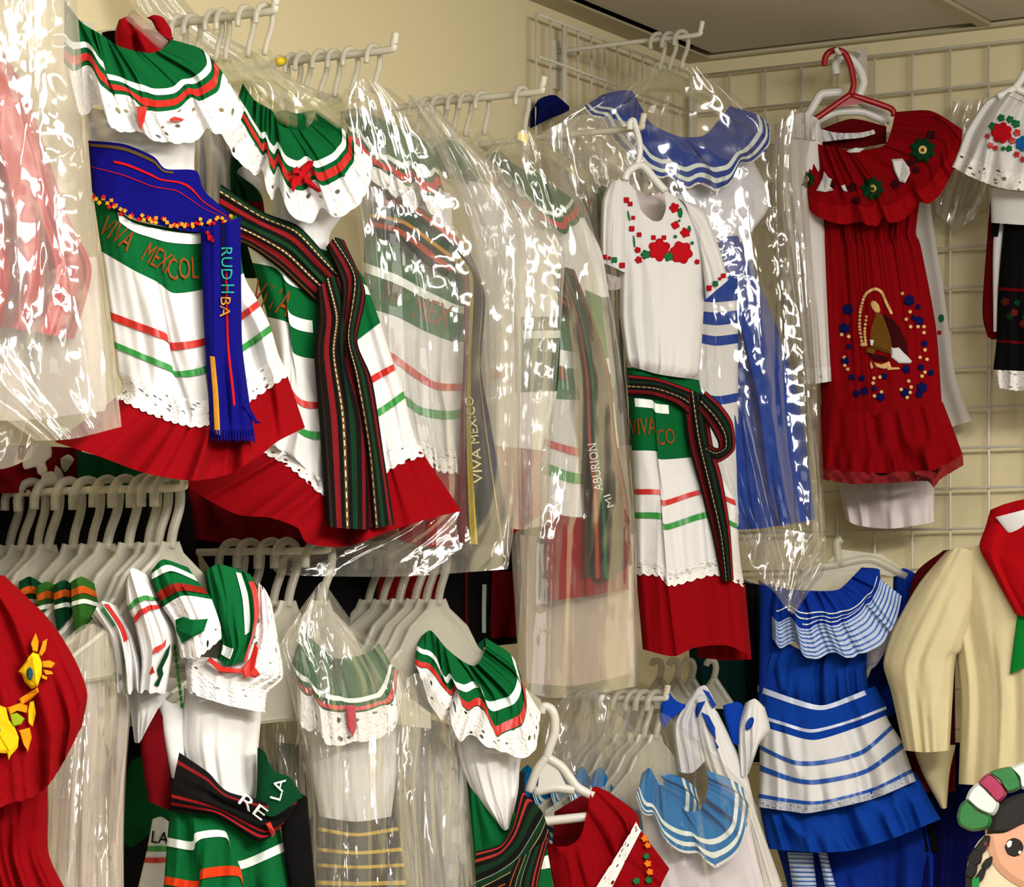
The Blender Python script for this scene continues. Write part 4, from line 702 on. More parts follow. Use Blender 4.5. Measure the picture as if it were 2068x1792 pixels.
cl = Surf(P9, [[(1600, 266), (1630, 285), (1660, 293), (1700, 300), (1740, 304), (1786, 293), (1800, 262), (1808, 226)], [(1618, 310), (1628, 350), (1690, 380), (1760, 392), (1830, 372), (1880, 320), (1905, 262), (1880, 224)], [(1628, 360), (1636, 400), (1695, 415), (1770, 415), (1840, 395), (1900, 345), (1930, 290), (1938, 258)], [(1632, 390), (1640, 432), (1700, 452), (1780, 450), (1850, 425), (1912, 375), (1938, 310), (1944, 266)]], bulge=.045, folds=[(16, .008, .002, .6, .1)], n=[0, .025, .04, .046], ruf=(6, .014, 10, 1.8))
strip(T, 'collar', cl, RED, 0, 2, lift=0, nu=240); strip(T, 'lace_trim', cl, fabric('deep_red_lace', '93060e', var=.3, bump=.8), 1.95, 3, lift=.001, nu=140, scallop=(24, .08))
tube(T, 'collar_back', Surf((1720, 5.33, -25), [[(1655, 262), (1720, 240), (1790, 255)], [(1660, 296), (1720, 300), (1790, 290)]], bulge=.004), DRED)
def rose(T, cx, cy, r, rot=0):
    motif(T, 'flower_petals', cl, fabric('forest_green_thread', '0b3a1d', var=.3), [flower(cx, cy, r, 8, .3, rot)], lift=.006); motif(T, 'flower_ring', cl, fabric('pale_yellow_thread', 'e9c878'), [disc(cx, cy, r*.34)], lift=.009); motif(T, 'flower_eye', cl, BROWN, [disc(cx, cy, r*.15)], lift=.012)
rose(T, 1863, 303, 27); rose(T, 1762, 381, 24, 1); rose(T, 1628, 362, 18, 2)
motif(T, 'white_petal', cl, WHITE, [[(1800, 322), (1822, 320), (1836, 338), (1838, 350), (1828, 370), (1816, 366), (1806, 345)], [(1648, 385), (1660, 362), (1664, 346), (1672, 358), (1680, 362), (1676, 376), (1684, 384), (1665, 388)], [(1708, 305), (1728, 298), (1748, 300), (1735, 308), (1715, 309)], [(1698, 376), (1706, 372), (1712, 388), (1704, 386)]], lift=.007)
motif(T, 'leaf', cl, fabric('dark_leaf_thread', '3a0a12', var=.3), [flower(1730, 405, 9, 5), flower(1808, 372, 10, 5), flower(1680, 372, 9, 5), flower(1722, 378, 10, 5), flower(1850, 343, 8, 4), flower(1880, 272, 10, 4), [(1826, 330), (1840, 318), (1850, 330), (1836, 338)]], lift=.005)
# robed figure: halo of beads, mantle, white cloth, cloud
def beads(pts, r): return [disc(x, y, r, 7) for x, y in pts]
arc = smoothpath([(1741, 695), (1736, 660), (1738, 625), (1748, 595), (1766, 584), (1780, 590), (1790, 612), (1800, 632)], 5)
motif(T, 'gold_bead', sk, fabric('cream_gold_thread', 'e2b777', var=.25), beads(arc, 3.6)+beads(smoothpath([(1750, 640), (1746, 670), (1748, 692)], 4), 3.4)+[disc(1744, 696, 8, 8, .6), disc(1768, 620, 8, 8, 1.8, -.5)]+beads([(1822, 593), (1838, 630), (1830, 645), (1839, 660), (1854, 660), (1866, 660), (1866, 672), (1868, 707), (1858, 722), (1872, 726), (1868, 752), (1862, 760), (1765, 764), (1777, 762), (1763, 774), (1780, 792), (1766, 800), (1835, 770), (1840, 782), (1838, 793), (1832, 803), (1820, 787), (1705, 722), (1706, 738), (1712, 746), (1700, 676), (1714, 680)], 4.2)+[[(1758, 728), (1764, 742), (1760, 746), (1756, 738)], [(1764, 732), (1780, 736), (1796, 730), (1800, 742), (1786, 746), (1770, 742)], [(1790, 742), (1815, 742), (1818, 746), (1792, 748)]], lift=.004)
motif(T, 'brown_robe', sk, BROWN, [[(1768, 632), (1782, 636), (1790, 655), (1798, 680), (1802, 705), (1798, 715), (1786, 712), (1760, 702), (1756, 692), (1760, 660)], [(1752, 700), (1770, 706), (1764, 716), (1748, 712)]], lift=.004)
motif(T, 'dark_mantle', sk, fabric('maroon_thread', '3a070c', var=.2), [[(1782, 634), (1800, 642), (1816, 660), (1830, 690), (1834, 722), (1820, 716), (1802, 706), (1798, 680), (1790, 655)], [(1752, 714), (1772, 716), (1796, 722), (1790, 730), (1765, 728)]], lift=.0035)
motif(T, 'white_cloth', sk, WHITE, [[(1800, 702), (1815, 700), (1828, 714), (1842, 730), (1838, 734), (1815, 734), (1800, 722)], [(1756, 686), (1768, 685), (1776, 694), (1770, 700), (1758, 698)]], lift=.005)
motif(T, 'blue_flower', sk, INK, [flower(1836, 607, 12, 6), flower(1856, 648, 10, 6), flower(1845, 642, 6, 5), flower(1867, 694, 7, 6), flower(1860, 742, 7, 5), flower(1880, 753, 7, 5), flower(1862, 783, 12, 6), flower(1828, 793, 10, 6), flower(1778, 802, 10, 6), flower(1786, 760, 7, 5), flower(1830, 746, 9, 5), flower(1707, 729, 9, 6), flower(1705, 663, 12, 6), flower(1712, 625, 12, 6, .3, 1), flower(1714, 700, 6, 5), flower(1720, 762, 7, 5), flower(1730, 795, 8, 5), flower(1746, 790, 9, 6), flower(1740, 764, 7, 5), flower(1856, 797, 8, 5), flower(1766, 785, 6, 5), flower(1854, 620, 6, 5)], lift=.004)
def plastic_hanger(name, label, hook, bars, d, mat, r=.006, web=None):
    T = Thing(name, label, 'hanger', L0(hook[0][0], hook[0][1], d)); p = smoothpath(hook, 6); v, f = pipe(W(p[:, 0], p[:, 1], np.full(len(p), d)), r, 8); mesh('hook', v, f, mat, T)
    for b in bars:
        p = smoothpath(b, 5); v, f = pipe(W(p[:, 0], p[:, 1], np.full(len(p), d)), r, 8); mesh('arm', v, f, mat, T)
    if web:
        n = len(web); a = np.array(web, float); V = np.r_[W(a[:, 0], a[:, 1], np.full(n, d-.002)), W(a[:, 0], a[:, 1], np.full(n, d+.002))]
        mesh('web', V, [list(range(n)), list(range(n, 2*n))[::-1]]+[[i, n+i, n+(i+1) % n, (i+1) % n] for i in range(n)], mat, T, smooth=False)
REDP = solid('red_plastic', '9c0b14', .3, .5)
plastic_hanger('red_hanger', 'dark red plastic hanger holding the red embroidered dress', [(1665, 133), (1666, 118), (1674, 106), (1690, 101), (1706, 108), (1716, 128), (1722, 152), (1724, 172), (1719, 190)], [[(1719, 190), (1690, 210), (1650, 238), (1612, 262)], [(1719, 192), (1760, 205), (1800, 220), (1806, 234)]], 5.275, REDP, web=[(1718, 190), (1742, 200), (1740, 210), (1718, 212), (1680, 220), (1690, 210)])
plastic_hanger('white_hanger', 'white plastic hanger just behind the red hanger', [(1690, 150), (1688, 130), (1700, 112), (1722, 122), (1736, 140), (1744, 165), (1738, 185), (1730, 200)], [[(1700, 186), (1660, 190), (1648, 205), (1635, 228), (1618, 248)], [(1730, 200), (1770, 222), (1800, 245)], [(1640, 248), (1690, 226), (1745, 226), (1790, 246)]], 5.33, HANGW, .0085)
T = Thing('wall_hook', 'small white hook on the wire grid holding the red and white hangers', 'hook', L0(1690, 100, 5.3))
v, f = pipe([W(1735, 112, 5.46), W(1712, 108, 5.37), W(1692, 106, 5.25), W(1688, 97, 5.245)], .0045, 8); mesh('arm', v, f, METAL, T); v, f = box(-.01, .01, -.004, .004, -.04, .02); q = W(1740, 115, 5.45); mesh('bracket', [np.array(a)+q for a in v], f, METAL, T, smooth=False)
T = Thing('white_blouse', 'white gathered neckline showing inside the collar of the red dress', 'blouse', L0(1690, 270, 5.31))
tube(T, 'neck_frill', Surf((1700, 5.305, -25), [[(1632, 248), (1650, 258), (1690, 268), (1735, 268), (1765, 262)], [(1640, 284), (1665, 286), (1700, 282), (1740, 278), (1768, 270)]], bulge=.01, folds=[(14, .004, .004, .3, 0)]), WHITE, nu=120)

# ---- 10: white blouse and black skirt at the right edge
T = Thing('embroidered_blouse', 'white blouse with red rose embroidery and lace sleeve at the right edge of the picture', 'blouse', L0(2050, 190, 5.12))
P10 = (2040, 5.10, -28)
tube(T, 'body', Surf(P10, [[(2000, 380), (2080, 390), (2190, 390)], [(2002, 450), (2080, 455), (2185, 455)]], bulge=.03), WHITE)
cl = Surf(P10, [[(2018, 190), (2040, 186), (2068, 196), (2110, 215), (2170, 190)], [(1990, 205), (2010, 230), (2080, 260), (2200, 240)], [(1952, 262), (1990, 280), (2070, 310), (2230, 290)], [(1936, 305), (1985, 330), (2060, 350), (2240, 340)], [(1922, 338), (1980, 366), (2055, 385), (2250, 380)]], bulge=.045, folds=[(6, .006, .012, .2, .1)], n=[0, .015, .025, .032, .036])
strip(T, 'collar', cl, WHITE, 0, 3, lift=0, nu=120); strip(T, 'lace_trim', cl, LACE2, 2.97, 4, lift=.001, nu=150, scallop=(22, .1)); strip(T, 'neck_band', cl, LACE2, 0, .18, lift=.003)
motif(T, 'embroidered_rose', cl, THR, [flower(2023, 268, 22, 7, .2)], lift=.008); motif(T, 'embroidered_bud', cl, RRIB, [flower(2000, 294, 7, 5), flower(2010, 299, 6, 5), flower(2054, 268, 8, 5), flower(2044, 284, 8, 5), flower(2053, 312, 7, 5), flower(2066, 322, 7, 5), flower(1994, 275, 6, 5), flower(2058, 285, 5, 5)], lift=.006); motif(T, 'embroidered_leaf', cl, GRNTH, [flower(2005, 255, 9, 5), flower(2022, 238, 8, 5), flower(2040, 241, 8, 5), flower(2052, 250, 9, 5), flower(2038, 300, 7, 5), flower(2026, 300, 5, 5)], lift=.006); motif(T, 'blue_flower', cl, fabric('blue_thread', '1565a8'), [flower(2066, 290, 16, 6, .2)], lift=.008)
plastic_hanger('white_hanger', 'white plastic hanger holding the blouse at the right edge', [(2105, 150), (2090, 138), (2072, 145), (2062, 162), (2050, 178)], [[(2050, 178), (2035, 186), (2015, 196)], [(2050, 178), (2080, 190), (2130, 200)]], 5.08, HANGW, .007)
T = Thing('black_skirt', 'black skirt with a dark floral band and white lace hem at the right edge', 'skirt', L0(2060, 430, 5.13))
sk = Surf((2040, 5.13, -28), [[(2030, 425), (2100, 430), (2180, 430)], [(2016, 580), (2100, 585), (2200, 585)], [(2012, 690), (2100, 695), (2210, 690)], [(2006, 748), (2100, 752), (2220, 750)], [(2010, 782), (2060, 790), (2220, 785)]], bulge=.03, folds=[(5, .003, .01, .3, 0)]); tube(T, 'skirt', sk, BLACK, 0, 3); strip(T, 'lace_hem', sk, LACE2, 2.97, 4, lift=.001, scallop=(20, .15), nu=120); strip(T, 'ribbon', sk, DRED, 1.0, 1.06); strip(T, 'ribbon', sk, DRED, 1.95, 2.02)
motif(T, 'woven_flower', sk, fabric('dark_floral_thread', '5a1a14', var=.3), [flower(2030+i*18, 610+(i % 3)*22, 9, 5) for i in range(5)]); motif(T, 'woven_leaf', sk, DGREEN, [flower(2038+i*16, 640-(i % 2)*28, 8, 5) for i in range(4)])
T = Thing('red_vest', 'dark red cloth edge and white strip hanging left of the black skirt', 'vest', L0(2000, 460, 5.2))
tube(T, 'panel', Surf((2000, 5.19, -28), [[(2000, 400), (2020, 410), (2040, 420)], [(1984, 620), (2000, 630), (2020, 640)], [(1994, 680), (2004, 686), (2014, 684)]], bulge=.01), DRED); tube(T, 'strip', Surf((2000, 5.16, -28), [[(2010, 380), (2035, 395)], [(2005, 520), (2022, 520)], [(2006, 670), (2016, 670)]], bulge=.006), WHITE, nu=20); tube(T, 'trim', Surf((2010, 5.15, -28), [[(2004, 430), (2022, 430)], [(2000, 478), (2016, 478)]], bulge=.004), BLACK, nu=20)
bag('thin bag edge with a printed label behind the red dress and right blouse', (1950, 5.33, -28), [[(1925, 205), (1970, 200), (2010, 196)], [(1890, 330), (1950, 340), (2000, 350)], [(1890, 430), (1930, 460), (1970, 440)]], FILM2, bulge=.008, back=.004, nu=60, nv=50)

# ---- 11: cream shirt with scarf, right edge lower down
T = Thing('maroon_shirt', 'maroon shoulder showing between the blue dress and the cream shirt', 'shirt', L0(1880, 1140, 5.1))
tube(T, 'shoulder', Surf((1880, 5.09, -20), [[(1905, 1112), (1930, 1110), (1960, 1120)], [(1845, 1165), (1880, 1180), (1950, 1200)], [(1830, 1290), (1860, 1300), (1930, 1300)], [(1838, 1600), (1860, 1600), (1930, 1600)]], bulge=.015), fabric('maroon_cloth', '4a060b'))
T = Thing('cream_shirt', 'cream long-sleeved cotton shirt with a red neck scarf at the right edge', 'shirt', L0(1960, 1100, 4.98))
P11 = (1950, 4.97, -20)
bo = Surf(P11, [[(1915, 1112), (1980, 1100), (2068, 1060), (2200, 1100)], [(1905, 1180), (1990, 1190), (2080, 1190), (2230, 1190)], [(1930, 1310), (2000, 1320), (2080, 1320), (2220, 1320)], [(1940, 1420), (2010, 1420), (2080, 1430), (2220, 1430)], [(1936, 1584), (2010, 1588), (2090, 1590), (2225, 1590)]], bulge=.05, folds=[(5, .003, .014, .4, .05)]); tube(T, 'body', bo, CREAM, nu=110)
sl = Surf(P11, [[(1910, 1115), (1935, 1106), (1990, 1120)], [(1855, 1180), (1905, 1190), (1975, 1210)], [(1805, 1270), (1870, 1280), (1945, 1310)], [(1784, 1340), (1845, 1345), (1930, 1330)], [(1800, 1400), (1860, 1410), (1924, 1410)], [(1826, 1516), (1870, 1520), (1918, 1516)]], bulge=.045, n=[.0, .008, .012, .012, .01, .01], folds=[(3, .003, .010, .5, .3)]); tube(T, 'sleeve', sl, CREAM, nu=80)
T = Thing('neck_scarf', 'red and green scarf draped round the collar of the cream shirt', 'scarf', L0(2010, 1060, 4.9))
sc = Surf(P11, [[(2000, 1030), (2030, 1018), (2075, 1008), (2150, 1010)], [(1990, 1065), (2020, 1060), (2070, 1050), (2150, 1040)], [(1978, 1105), (2010, 1120), (2060, 1150), (2120, 1160)], [(2000, 1150), (2040, 1180), (2090, 1210), (2130, 1220)], [(2050, 1240), (2080, 1250), (2110, 1260), (2130, 1270)]], bulge=.02, n=[.04, .06, .07, .07, .066], folds=[(2, .003, .008, .4, .2)]); tube(T, 'red_part', sc, fabric('scarf_red', 'a3060f'))
g = Surf(P11, [[(2055, 1240), (2085, 1250), (2120, 1260)], [(2046, 1310), (2080, 1310), (2125, 1310)], [(2040, 1362), (2075, 1345), (2130, 1325)]], bulge=.01, n=[.062, .062, .06]); tube(T, 'green_part', g, fabric('scarf_green', '0a7a2c'))
tube(T, 'white_part', Surf(P11, [[(2010, 1045), (2068, 1030)], [(2030, 1070), (2090, 1060)], [(2060, 1110), (2110, 1100)]], bulge=.006, n=[.085, .08, .07]), WHITE, nu=24)
T = Thing('cream_trousers', 'cream trouser leg hanging below the sleeve of the cream shirt', 'trousers', L0(1880, 1510, 5.08))
tube(T, 'leg', Surf((1880, 5.07, -20), [[(1840, 1500), (1880, 1505), (1930, 1505)], [(1862, 1560), (1885, 1560), (1918, 1560)], [(1900, 1632), (1906, 1634), (1912, 1632)]], bulge=.02), CREAM)
T = Thing('navy_trousers', 'dark navy trousers hanging below the cream shirt', 'trousers', L0(1950, 1540, 5.14))
tube(T, 'leg', Surf((1940, 5.16, -20), [[(1880, 1500), (1960, 1500), (2080, 1500)], [(1870, 1650), (1950, 1650), (2080, 1650)], [(1850, 1810), (1940, 1810), (2080, 1810)]], bulge=.03, folds=[(4, .004, .014, .3, 0)]), fabric('deep_navy_cloth', '070b45'))

# ---- 12: royal blue tiered dress, lower right
P12 = (1690, 5.10, -8)
T = Thing('blue_dress', 'royal blue tiered child dress with white ribbon rows and striped ruffle collar, lower right', 'dress', L0(1690, 1180, 5.10))
bo = Surf(P12, [[(1560, 1280), (1640, 1320), (1760, 1300)], [(1538, 1340), (1650, 1350), (1750, 1345)], [(1535, 1395), (1650, 1400), (1755, 1400)], [(1540, 1440), (1650, 1450), (1765, 1440)]], bulge=.035, folds=[(8, .009, .009, .3, .1)], n=[0, 0, -.012, -.03]); tube(T, 'bodice', bo, ROYAL, nu=96)
sk = Surf(P12, [[(1530, 1385), (1600, 1410), (1660, 1425), (1720, 1405), (1768, 1385)], [(1532, 1445), (1580, 1460), (1640, 1475), (1720, 1455), (1790, 1428)], [(1534, 1465), (1580, 1480), (1645, 1495), (1730, 1470), (1790, 1445)], [(1534, 1505), (1600, 1535), (1660, 1536), (1740, 1515), (1800, 1465)], [(1534, 1545), (1600, 1570), (1650, 1575), (1745, 1555), (1822, 1500)], [(1532, 1600), (1600, 1612), (1660, 1615), (1760, 1590), (1840, 1550)], [(1528, 1630), (1600, 1640), (1640, 1642), (1760, 1615), (1850, 1578)]], bulge=.04, folds=[(6, .004, .012, .3, .1)], n=[0, .008, .01, .012, .014, .016, .02])
tube(T, 'skirt_tier', sk, ROYAL, 0, 2, nu=96); tube(T, 'skirt_panel', sk, WHITE, 2, 6, nu=96)
for a, b in ((.0, .22), (.95, 1.2)): strip(T, 'ribbon', sk, fabric('pale_satin_ribbon', 'bfc6dc', rough=.35, spec=.6), a, b, 0, .9 if a == 0 else 1)
for v in (3.0, 4.0, 5.1): strip(T, 'ribbon', sk, BRIB, v, v+.24)
strip(T, 'lace_trim', sk, lace('grey_lace', 'b9bcc6', 110., .3, .6), 5.35, 6.15, lift=.004, nu=150, scallop=(26, .14))
tube(T, 'ruffle', Surf(P12, [[(1530, 1610), (1640, 1630), (1850, 1560)], [(1540, 1660), (1680, 1680), (1875, 1610)], [(1552, 1715), (1640, 1722), (1720, 1718), (1800, 1695), (1900, 1655)]], bulge=.04, folds=[(8, .006, .016, .3, .1)]), ROYAL, nu=110)
BSTR = fabric('blue_striped_voile', 'b9c6da')
cl = Surf(P12, [[(1560, 1180), (1590, 1190), (1615, 1192), (1660, 1194), (1695, 1190), (1722, 1165), (1740, 1146)], [(1555, 1230), (1590, 1232), (1620, 1235), (1670, 1240), (1720, 1230), (1760, 1195), (1775, 1150)], [(1558, 1245), (1600, 1262), (1640, 1266), (1700, 1260), (1750, 1225), (1780, 1170)], [(1560, 1290), (1610, 1318), (1670, 1324), (1728, 1325), (1790, 1290), (1822, 1205)]], bulge=.045, folds=[(15, .008, .003, .3, .1)], n=[0, .02, .026, .04], ruf=(5, .018, 14, .4))
strip(T, 'collar', cl, fabric('dark_royal_cotton', '0c2f8f'), 0, 2, lift=0, nu=110); strip(T, 'frill', cl, BSTR, 1.97, 3, lift=.001, nu=130)
for i in range(7): strip(T, 'stripe', cl, BRIB, 2.06+i*.135, 2.105+i*.135, lift=.0025, nu=110)
for i in range(3): strip(T, 'ribbon', cl, WRIB, .95+i*.36, 1.03+i*.36, .05+.1*i, .95-.1*i, lift=.0025)
tube(T, 'sleeve', Surf(P12, [[(1700, 1290), (1760, 1270), (1815, 1225)], [(1735, 1345), (1770, 1340), (1808, 1280)], [(1742, 1360), (1750, 1355), (1770, 1320)]], bulge=.02, n=[-.005]*3, folds=[(3, .004, .006, .2, 0)]), fabric('greyish_voile', 'b8b6be'))
tube(T, 'side_panel', Surf((1540, 5.11, -8), [[(1532, 1170), (1545, 1180), (1562, 1180)], [(1534, 1260), (1550, 1280), (1570, 1285)], [(1532, 1400), (1550, 1400), (1580, 1400)]], bulge=.015), fabric('shade_royal_cotton', '0c2c84'))
T = Thing('blue_dress', 'another royal blue dress whose ruffle and striped legs show behind the tiered blue dress', 'dress', L0(1820, 1160, 5.2))
tube(T, 'shoulder', Surf((1800, 5.18, -12), [[(1805, 1156), (1825, 1148), (1852, 1160)], [(1795, 1260), (1830, 1260), (1850, 1250)], [(1740, 1400), (1790, 1410), (1830, 1400)], [(1730, 1440), (1790, 1450), (1810, 1440)]], bulge=.015, folds=[(3, .006, .01, .3, .1)]), fabric('deep_royal_cotton', '0b2a86'))
lg = Surf((1720, 5.19, -8), [[(1560, 1690), (1680, 1700), (1880, 1660)], [(1580, 1750), (1700, 1760), (1890, 1720)], [(1600, 1830), (1720, 1830), (1890, 1800)]], bulge=.03, folds=[(6, .004, .016, .3, .1)]); tube(T, 'skirt', lg, fabric('deep_royal_cotton', '0b2a86'))
for x0, x1, x2, x3 in ((1590, 1642, 1602, 1650), (1652, 1670, 1668, 1690)):
    q = Surf((1640, 5.14, -8), [[(x0, 1722), (x1, 1724)], [(x2, 1800), (x3, 1800)]], bulge=.02); tube(T, 'legging', q, BSTR, nu=30)
    for i in range(9): strip(T, 'stripe', q, BRIB, .05+i*.11, .08+i*.11, nu=24)
bag('crumpled clear bag end between the striped skirt and the tiered blue dress', (1590, 5.0, 0), [[(1500, 1085), (1580, 1070), (1668, 1085)], [(1505, 1130), (1590, 1130), (1668, 1130)], [(1530, 1170), (1600, 1185), (1660, 1165)], [(1560, 1190), (1600, 1240), (1630, 1200)]], FILM3, bulge=.035, folds=((4, .008, .012, .4, 1.9),), nu=80, nv=60)
plastic_hanger('clear_hanger', 'wide clear hanger above the tiered blue dress', [(1700, 1090), (1690, 1096), (1692, 1120), (1694, 1140)], [[(1694, 1140), (1640, 1150), (1600, 1185)], [(1694, 1140), (1760, 1130), (1830, 1165)]], 5.16, HANG, .008, web=[(1660, 1145), (1700, 1110), (1780, 1120), (1840, 1160), (1800, 1165), (1740, 1150), (1700, 1195), (1620, 1192), (1630, 1150)])

# ================================================================== dark stock hanging at the wall behind the lower row
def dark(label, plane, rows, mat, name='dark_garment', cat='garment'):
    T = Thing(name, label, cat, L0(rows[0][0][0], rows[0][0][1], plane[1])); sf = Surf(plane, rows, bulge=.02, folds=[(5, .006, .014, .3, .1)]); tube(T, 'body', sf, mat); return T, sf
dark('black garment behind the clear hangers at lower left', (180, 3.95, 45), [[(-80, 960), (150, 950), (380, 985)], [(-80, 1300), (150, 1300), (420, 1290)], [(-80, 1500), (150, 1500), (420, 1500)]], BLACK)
T, sf = dark('dark red garment with white figures peeking out under the red dress bag', (80, 3.84, 35), [[(-60, 905), (40, 900), (165, 905)], [(-60, 960), (60, 965), (165, 965)], [(-60, 998), (60, 995), (170, 985)]], DRED)
motif(T, 'white_figure', sf, fabric('dull_white_cloth', 'b8ae9c'), [smoothpath(q+[q[0]], 4)[:-1] for q in ([(62, 900), (84, 892), (102, 900), (104, 922), (92, 934), (96, 950), (88, 962), (76, 956), (72, 944), (50, 948), (46, 930)], [(84, 958), (104, 952), (118, 962), (116, 980), (98, 984), (84, 976)], [(122, 926), (138, 918), (150, 928), (142, 942), (132, 954), (124, 944)], [(112, 940), (124, 950), (130, 968), (120, 972), (110, 956)])]+[disc(96+i*9, 975, 5, 7) for i in range(7)], lift=.02)
T, sf = dark('dark green garment peeking out under the first red ruffle', (240, 3.86, 35), [[(155, 910), (240, 930), (370, 950)], [(160, 985), (240, 990), (365, 985)], [(180, 1010), (240, 1012), (340, 1000)]], DGREEN)
dark('black jacket edge and added dark backing behind the second group of lower hangers', (640, 4.28, 40), [[(360, 1050), (560, 1060), (780, 1060)], [(470, 1230), (620, 1230), (760, 1230)], [(520, 1420), (640, 1420), (760, 1420)]], BLACK)  # black carried up as added dark backing for the shaded gap between rows
T, sf = dark('black and dark red charro vest with white piping in the middle, under the bag hems', (960, 4.72, 40), [[(740, 1050), (880, 1050), (1060, 1050)], [(750, 1220), (900, 1220), (1050, 1230)], [(760, 1300), (930, 1310), (1045, 1300)]], BLACK)  # vest top raised as dark backing too
strip(T, 'red_panel', sf, DRED, .55, 1.75, .80, 1.0, lift=.004); strip(T, 'red_panel', sf, DRED, .5, 1.4, .02, .45, lift=.004); strip(T, 'piping', sf, fabric('pale_piping', 'aeb8b0'), .7, 1.6, .745, .77, lift=.008, nu=6); strip(T, 'piping', sf, DRED, .2, 2, .64, .655, lift=.006, nu=6)
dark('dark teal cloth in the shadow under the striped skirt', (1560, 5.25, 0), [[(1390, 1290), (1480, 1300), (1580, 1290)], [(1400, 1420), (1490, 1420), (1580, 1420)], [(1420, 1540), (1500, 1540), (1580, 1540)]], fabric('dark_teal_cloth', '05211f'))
dark('black garment edge between the red ruffle and the tiered blue dress', (1530, 5.22, 0), [[(1500, 1170), (1530, 1180), (1560, 1180)], [(1505, 1330), (1535, 1330), (1560, 1330)], [(1510, 1480), (1540, 1480), (1560, 1480)]], BLACK)
dark('black garment edge between the tiered blue dress and the cream trousers', (1850, 5.19, -15), [[(1780, 1400), (1830, 1400), (1880, 1400)], [(1800, 1560), (1850, 1560), (1900, 1560)], [(1840, 1720), (1880, 1720), (1920, 1720)]], BLACK)
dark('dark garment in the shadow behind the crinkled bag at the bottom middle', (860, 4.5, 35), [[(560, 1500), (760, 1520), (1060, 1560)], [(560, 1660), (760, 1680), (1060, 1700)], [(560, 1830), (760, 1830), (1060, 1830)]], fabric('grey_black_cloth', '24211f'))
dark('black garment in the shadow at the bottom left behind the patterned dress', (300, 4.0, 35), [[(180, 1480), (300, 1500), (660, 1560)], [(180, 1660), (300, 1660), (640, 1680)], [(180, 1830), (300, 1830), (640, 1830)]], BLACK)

# ================================================================== lower row
# ---- 13: red dress with sunflowers
P13 = (60, 3.50, 30)
T = Thing('red_dress', 'red dress with big yellow sunflower embroidery at the lower left edge', 'dress', L0(20, 1180, 3.5))
tube(T, 'bodice', Surf(P13, [[(-150, 1540), (-40, 1560), (96, 1560)], [(-150, 1640), (-40, 1650), (97, 1640)], [(-150, 1730), (-40, 1735), (100, 1730)], [(-160, 1830), (-30, 1830), (150, 1830)]], bulge=.035, folds=[(10, .004, .010, .3, .05)]), RED)
cl = Surf(P13, [[(-150, 1170), (-60, 1150), (10, 1164)], [(-160, 1260), (-40, 1260), (60, 1240), (98, 1250)], [(-165, 1400), (-20, 1410), (110, 1380), (150, 1330)], [(-170, 1540), (-20, 1540), (120, 1480), (176, 1400)], [(-170, 1640), (0, 1630), (95, 1590), (165, 1470)]], bulge=.045, folds=[(7, .005, .010, .3, .1)], n=[0, .02, .035, .045, .04], ruf=(4, .01, 5, .5))
strip(T, 'collar', cl, RED, 0, 3, lift=0, nu=110, nv=40); strip(T, 'lace_trim', cl, fabric('eyelet_red_cotton', '86040b', var=.3, bump=.9), 2.97, 4, lift=.001, nu=140, scallop=(20, .08)); tube(T, 'collar_lining', Surf(P13, [[(-150, 1190), (-40, 1190), (20, 1200)], [(-150, 1400), (-20, 1400), (130, 1380)], [(-150, 1610), (-20, 1600), (110, 1530)]], bulge=.02), DRED)
motif(T, 'sunflower_petal', cl, YELLOW, [[(48, 1342), (56, 1330), (66, 1318), (78, 1322), (85, 1340), (84, 1362), (76, 1386), (64, 1392), (50, 1378), (44, 1362), (37, 1357)], [(0, 1425), (12, 1430), (18, 1455), (30, 1470), (38, 1490), (36, 1510), (22, 1526), (18, 1536), (14, 1522), (-20, 1520), (-30, 1440)], [(60, 1418), (68, 1416), (72, 1440), (66, 1468), (58, 1460), (56, 1436)]], lift=.014)
motif(T, 'orange_petal', cl, fabric('orange_petal_thread', 'd98a12', var=.2), [[(66, 1316), (62, 1300), (72, 1278), (78, 1296), (76, 1318)], [(78, 1322), (86, 1296), (96, 1290), (92, 1314), (84, 1326)], [(84, 1336), (100, 1334), (112, 1340), (104, 1350), (86, 1348)], [(86, 1352), (104, 1356), (108, 1362), (92, 1364)], [(84, 1362), (96, 1368), (94, 1374), (84, 1370)], [(76, 1388), (78, 1398), (64, 1412), (44, 1424), (38, 1412), (54, 1402)], [(14, 1430), (40, 1420), (56, 1426), (54, 1440), (34, 1436), (20, 1444)], [(38, 1476), (60, 1470), (64, 1490), (56, 1520), (48, 1504)]], lift=.012)
motif(T, 'flower_centre', cl, fabric('blue_grey_thread', '2f6472'), [disc(60, 1361, 7, 10, 1.9), disc(-6, 1475, 8, 8, 1.6)], lift=.019); motif(T, 'green_leaf', cl, fabric('lime_thread', '8fa51a'), [[(20, 1444), (34, 1440), (50, 1452), (42, 1464), (26, 1468)]], lift=.016)
T = Thing('folklore_dress', 'row of small green, orange and white collars behind the sunflower dress', 'dress', L0(140, 1200, 3.68), )
for i, (x, y) in enumerate(((60, 1205), (95, 1215), (130, 1212), (165, 1205))):
    sf = Surf((x, 3.66+.025*(3-i), 35), [[(x-22, y-30), (x, y-40), (x+26, y-26)], [(x-20, y+20), (x+6, y+15), (x+34, y+22)], [(x-14, y+70), (x+14, y+75), (x+36, y+80)]], bulge=.015, folds=[(2, .004, .006, i, .1)])
    tube(T, 'collar', sf, fabric('olive_green_cotton', '2c5a1e') if i % 2 else DGREEN, nu=28); strip(T, 'ribbon', sf, fabric('orange_ribbon', 'c0561a'), .35, .6, nu=24); strip(T, 'ribbon', sf, WRIB, .8, .98, nu=24)
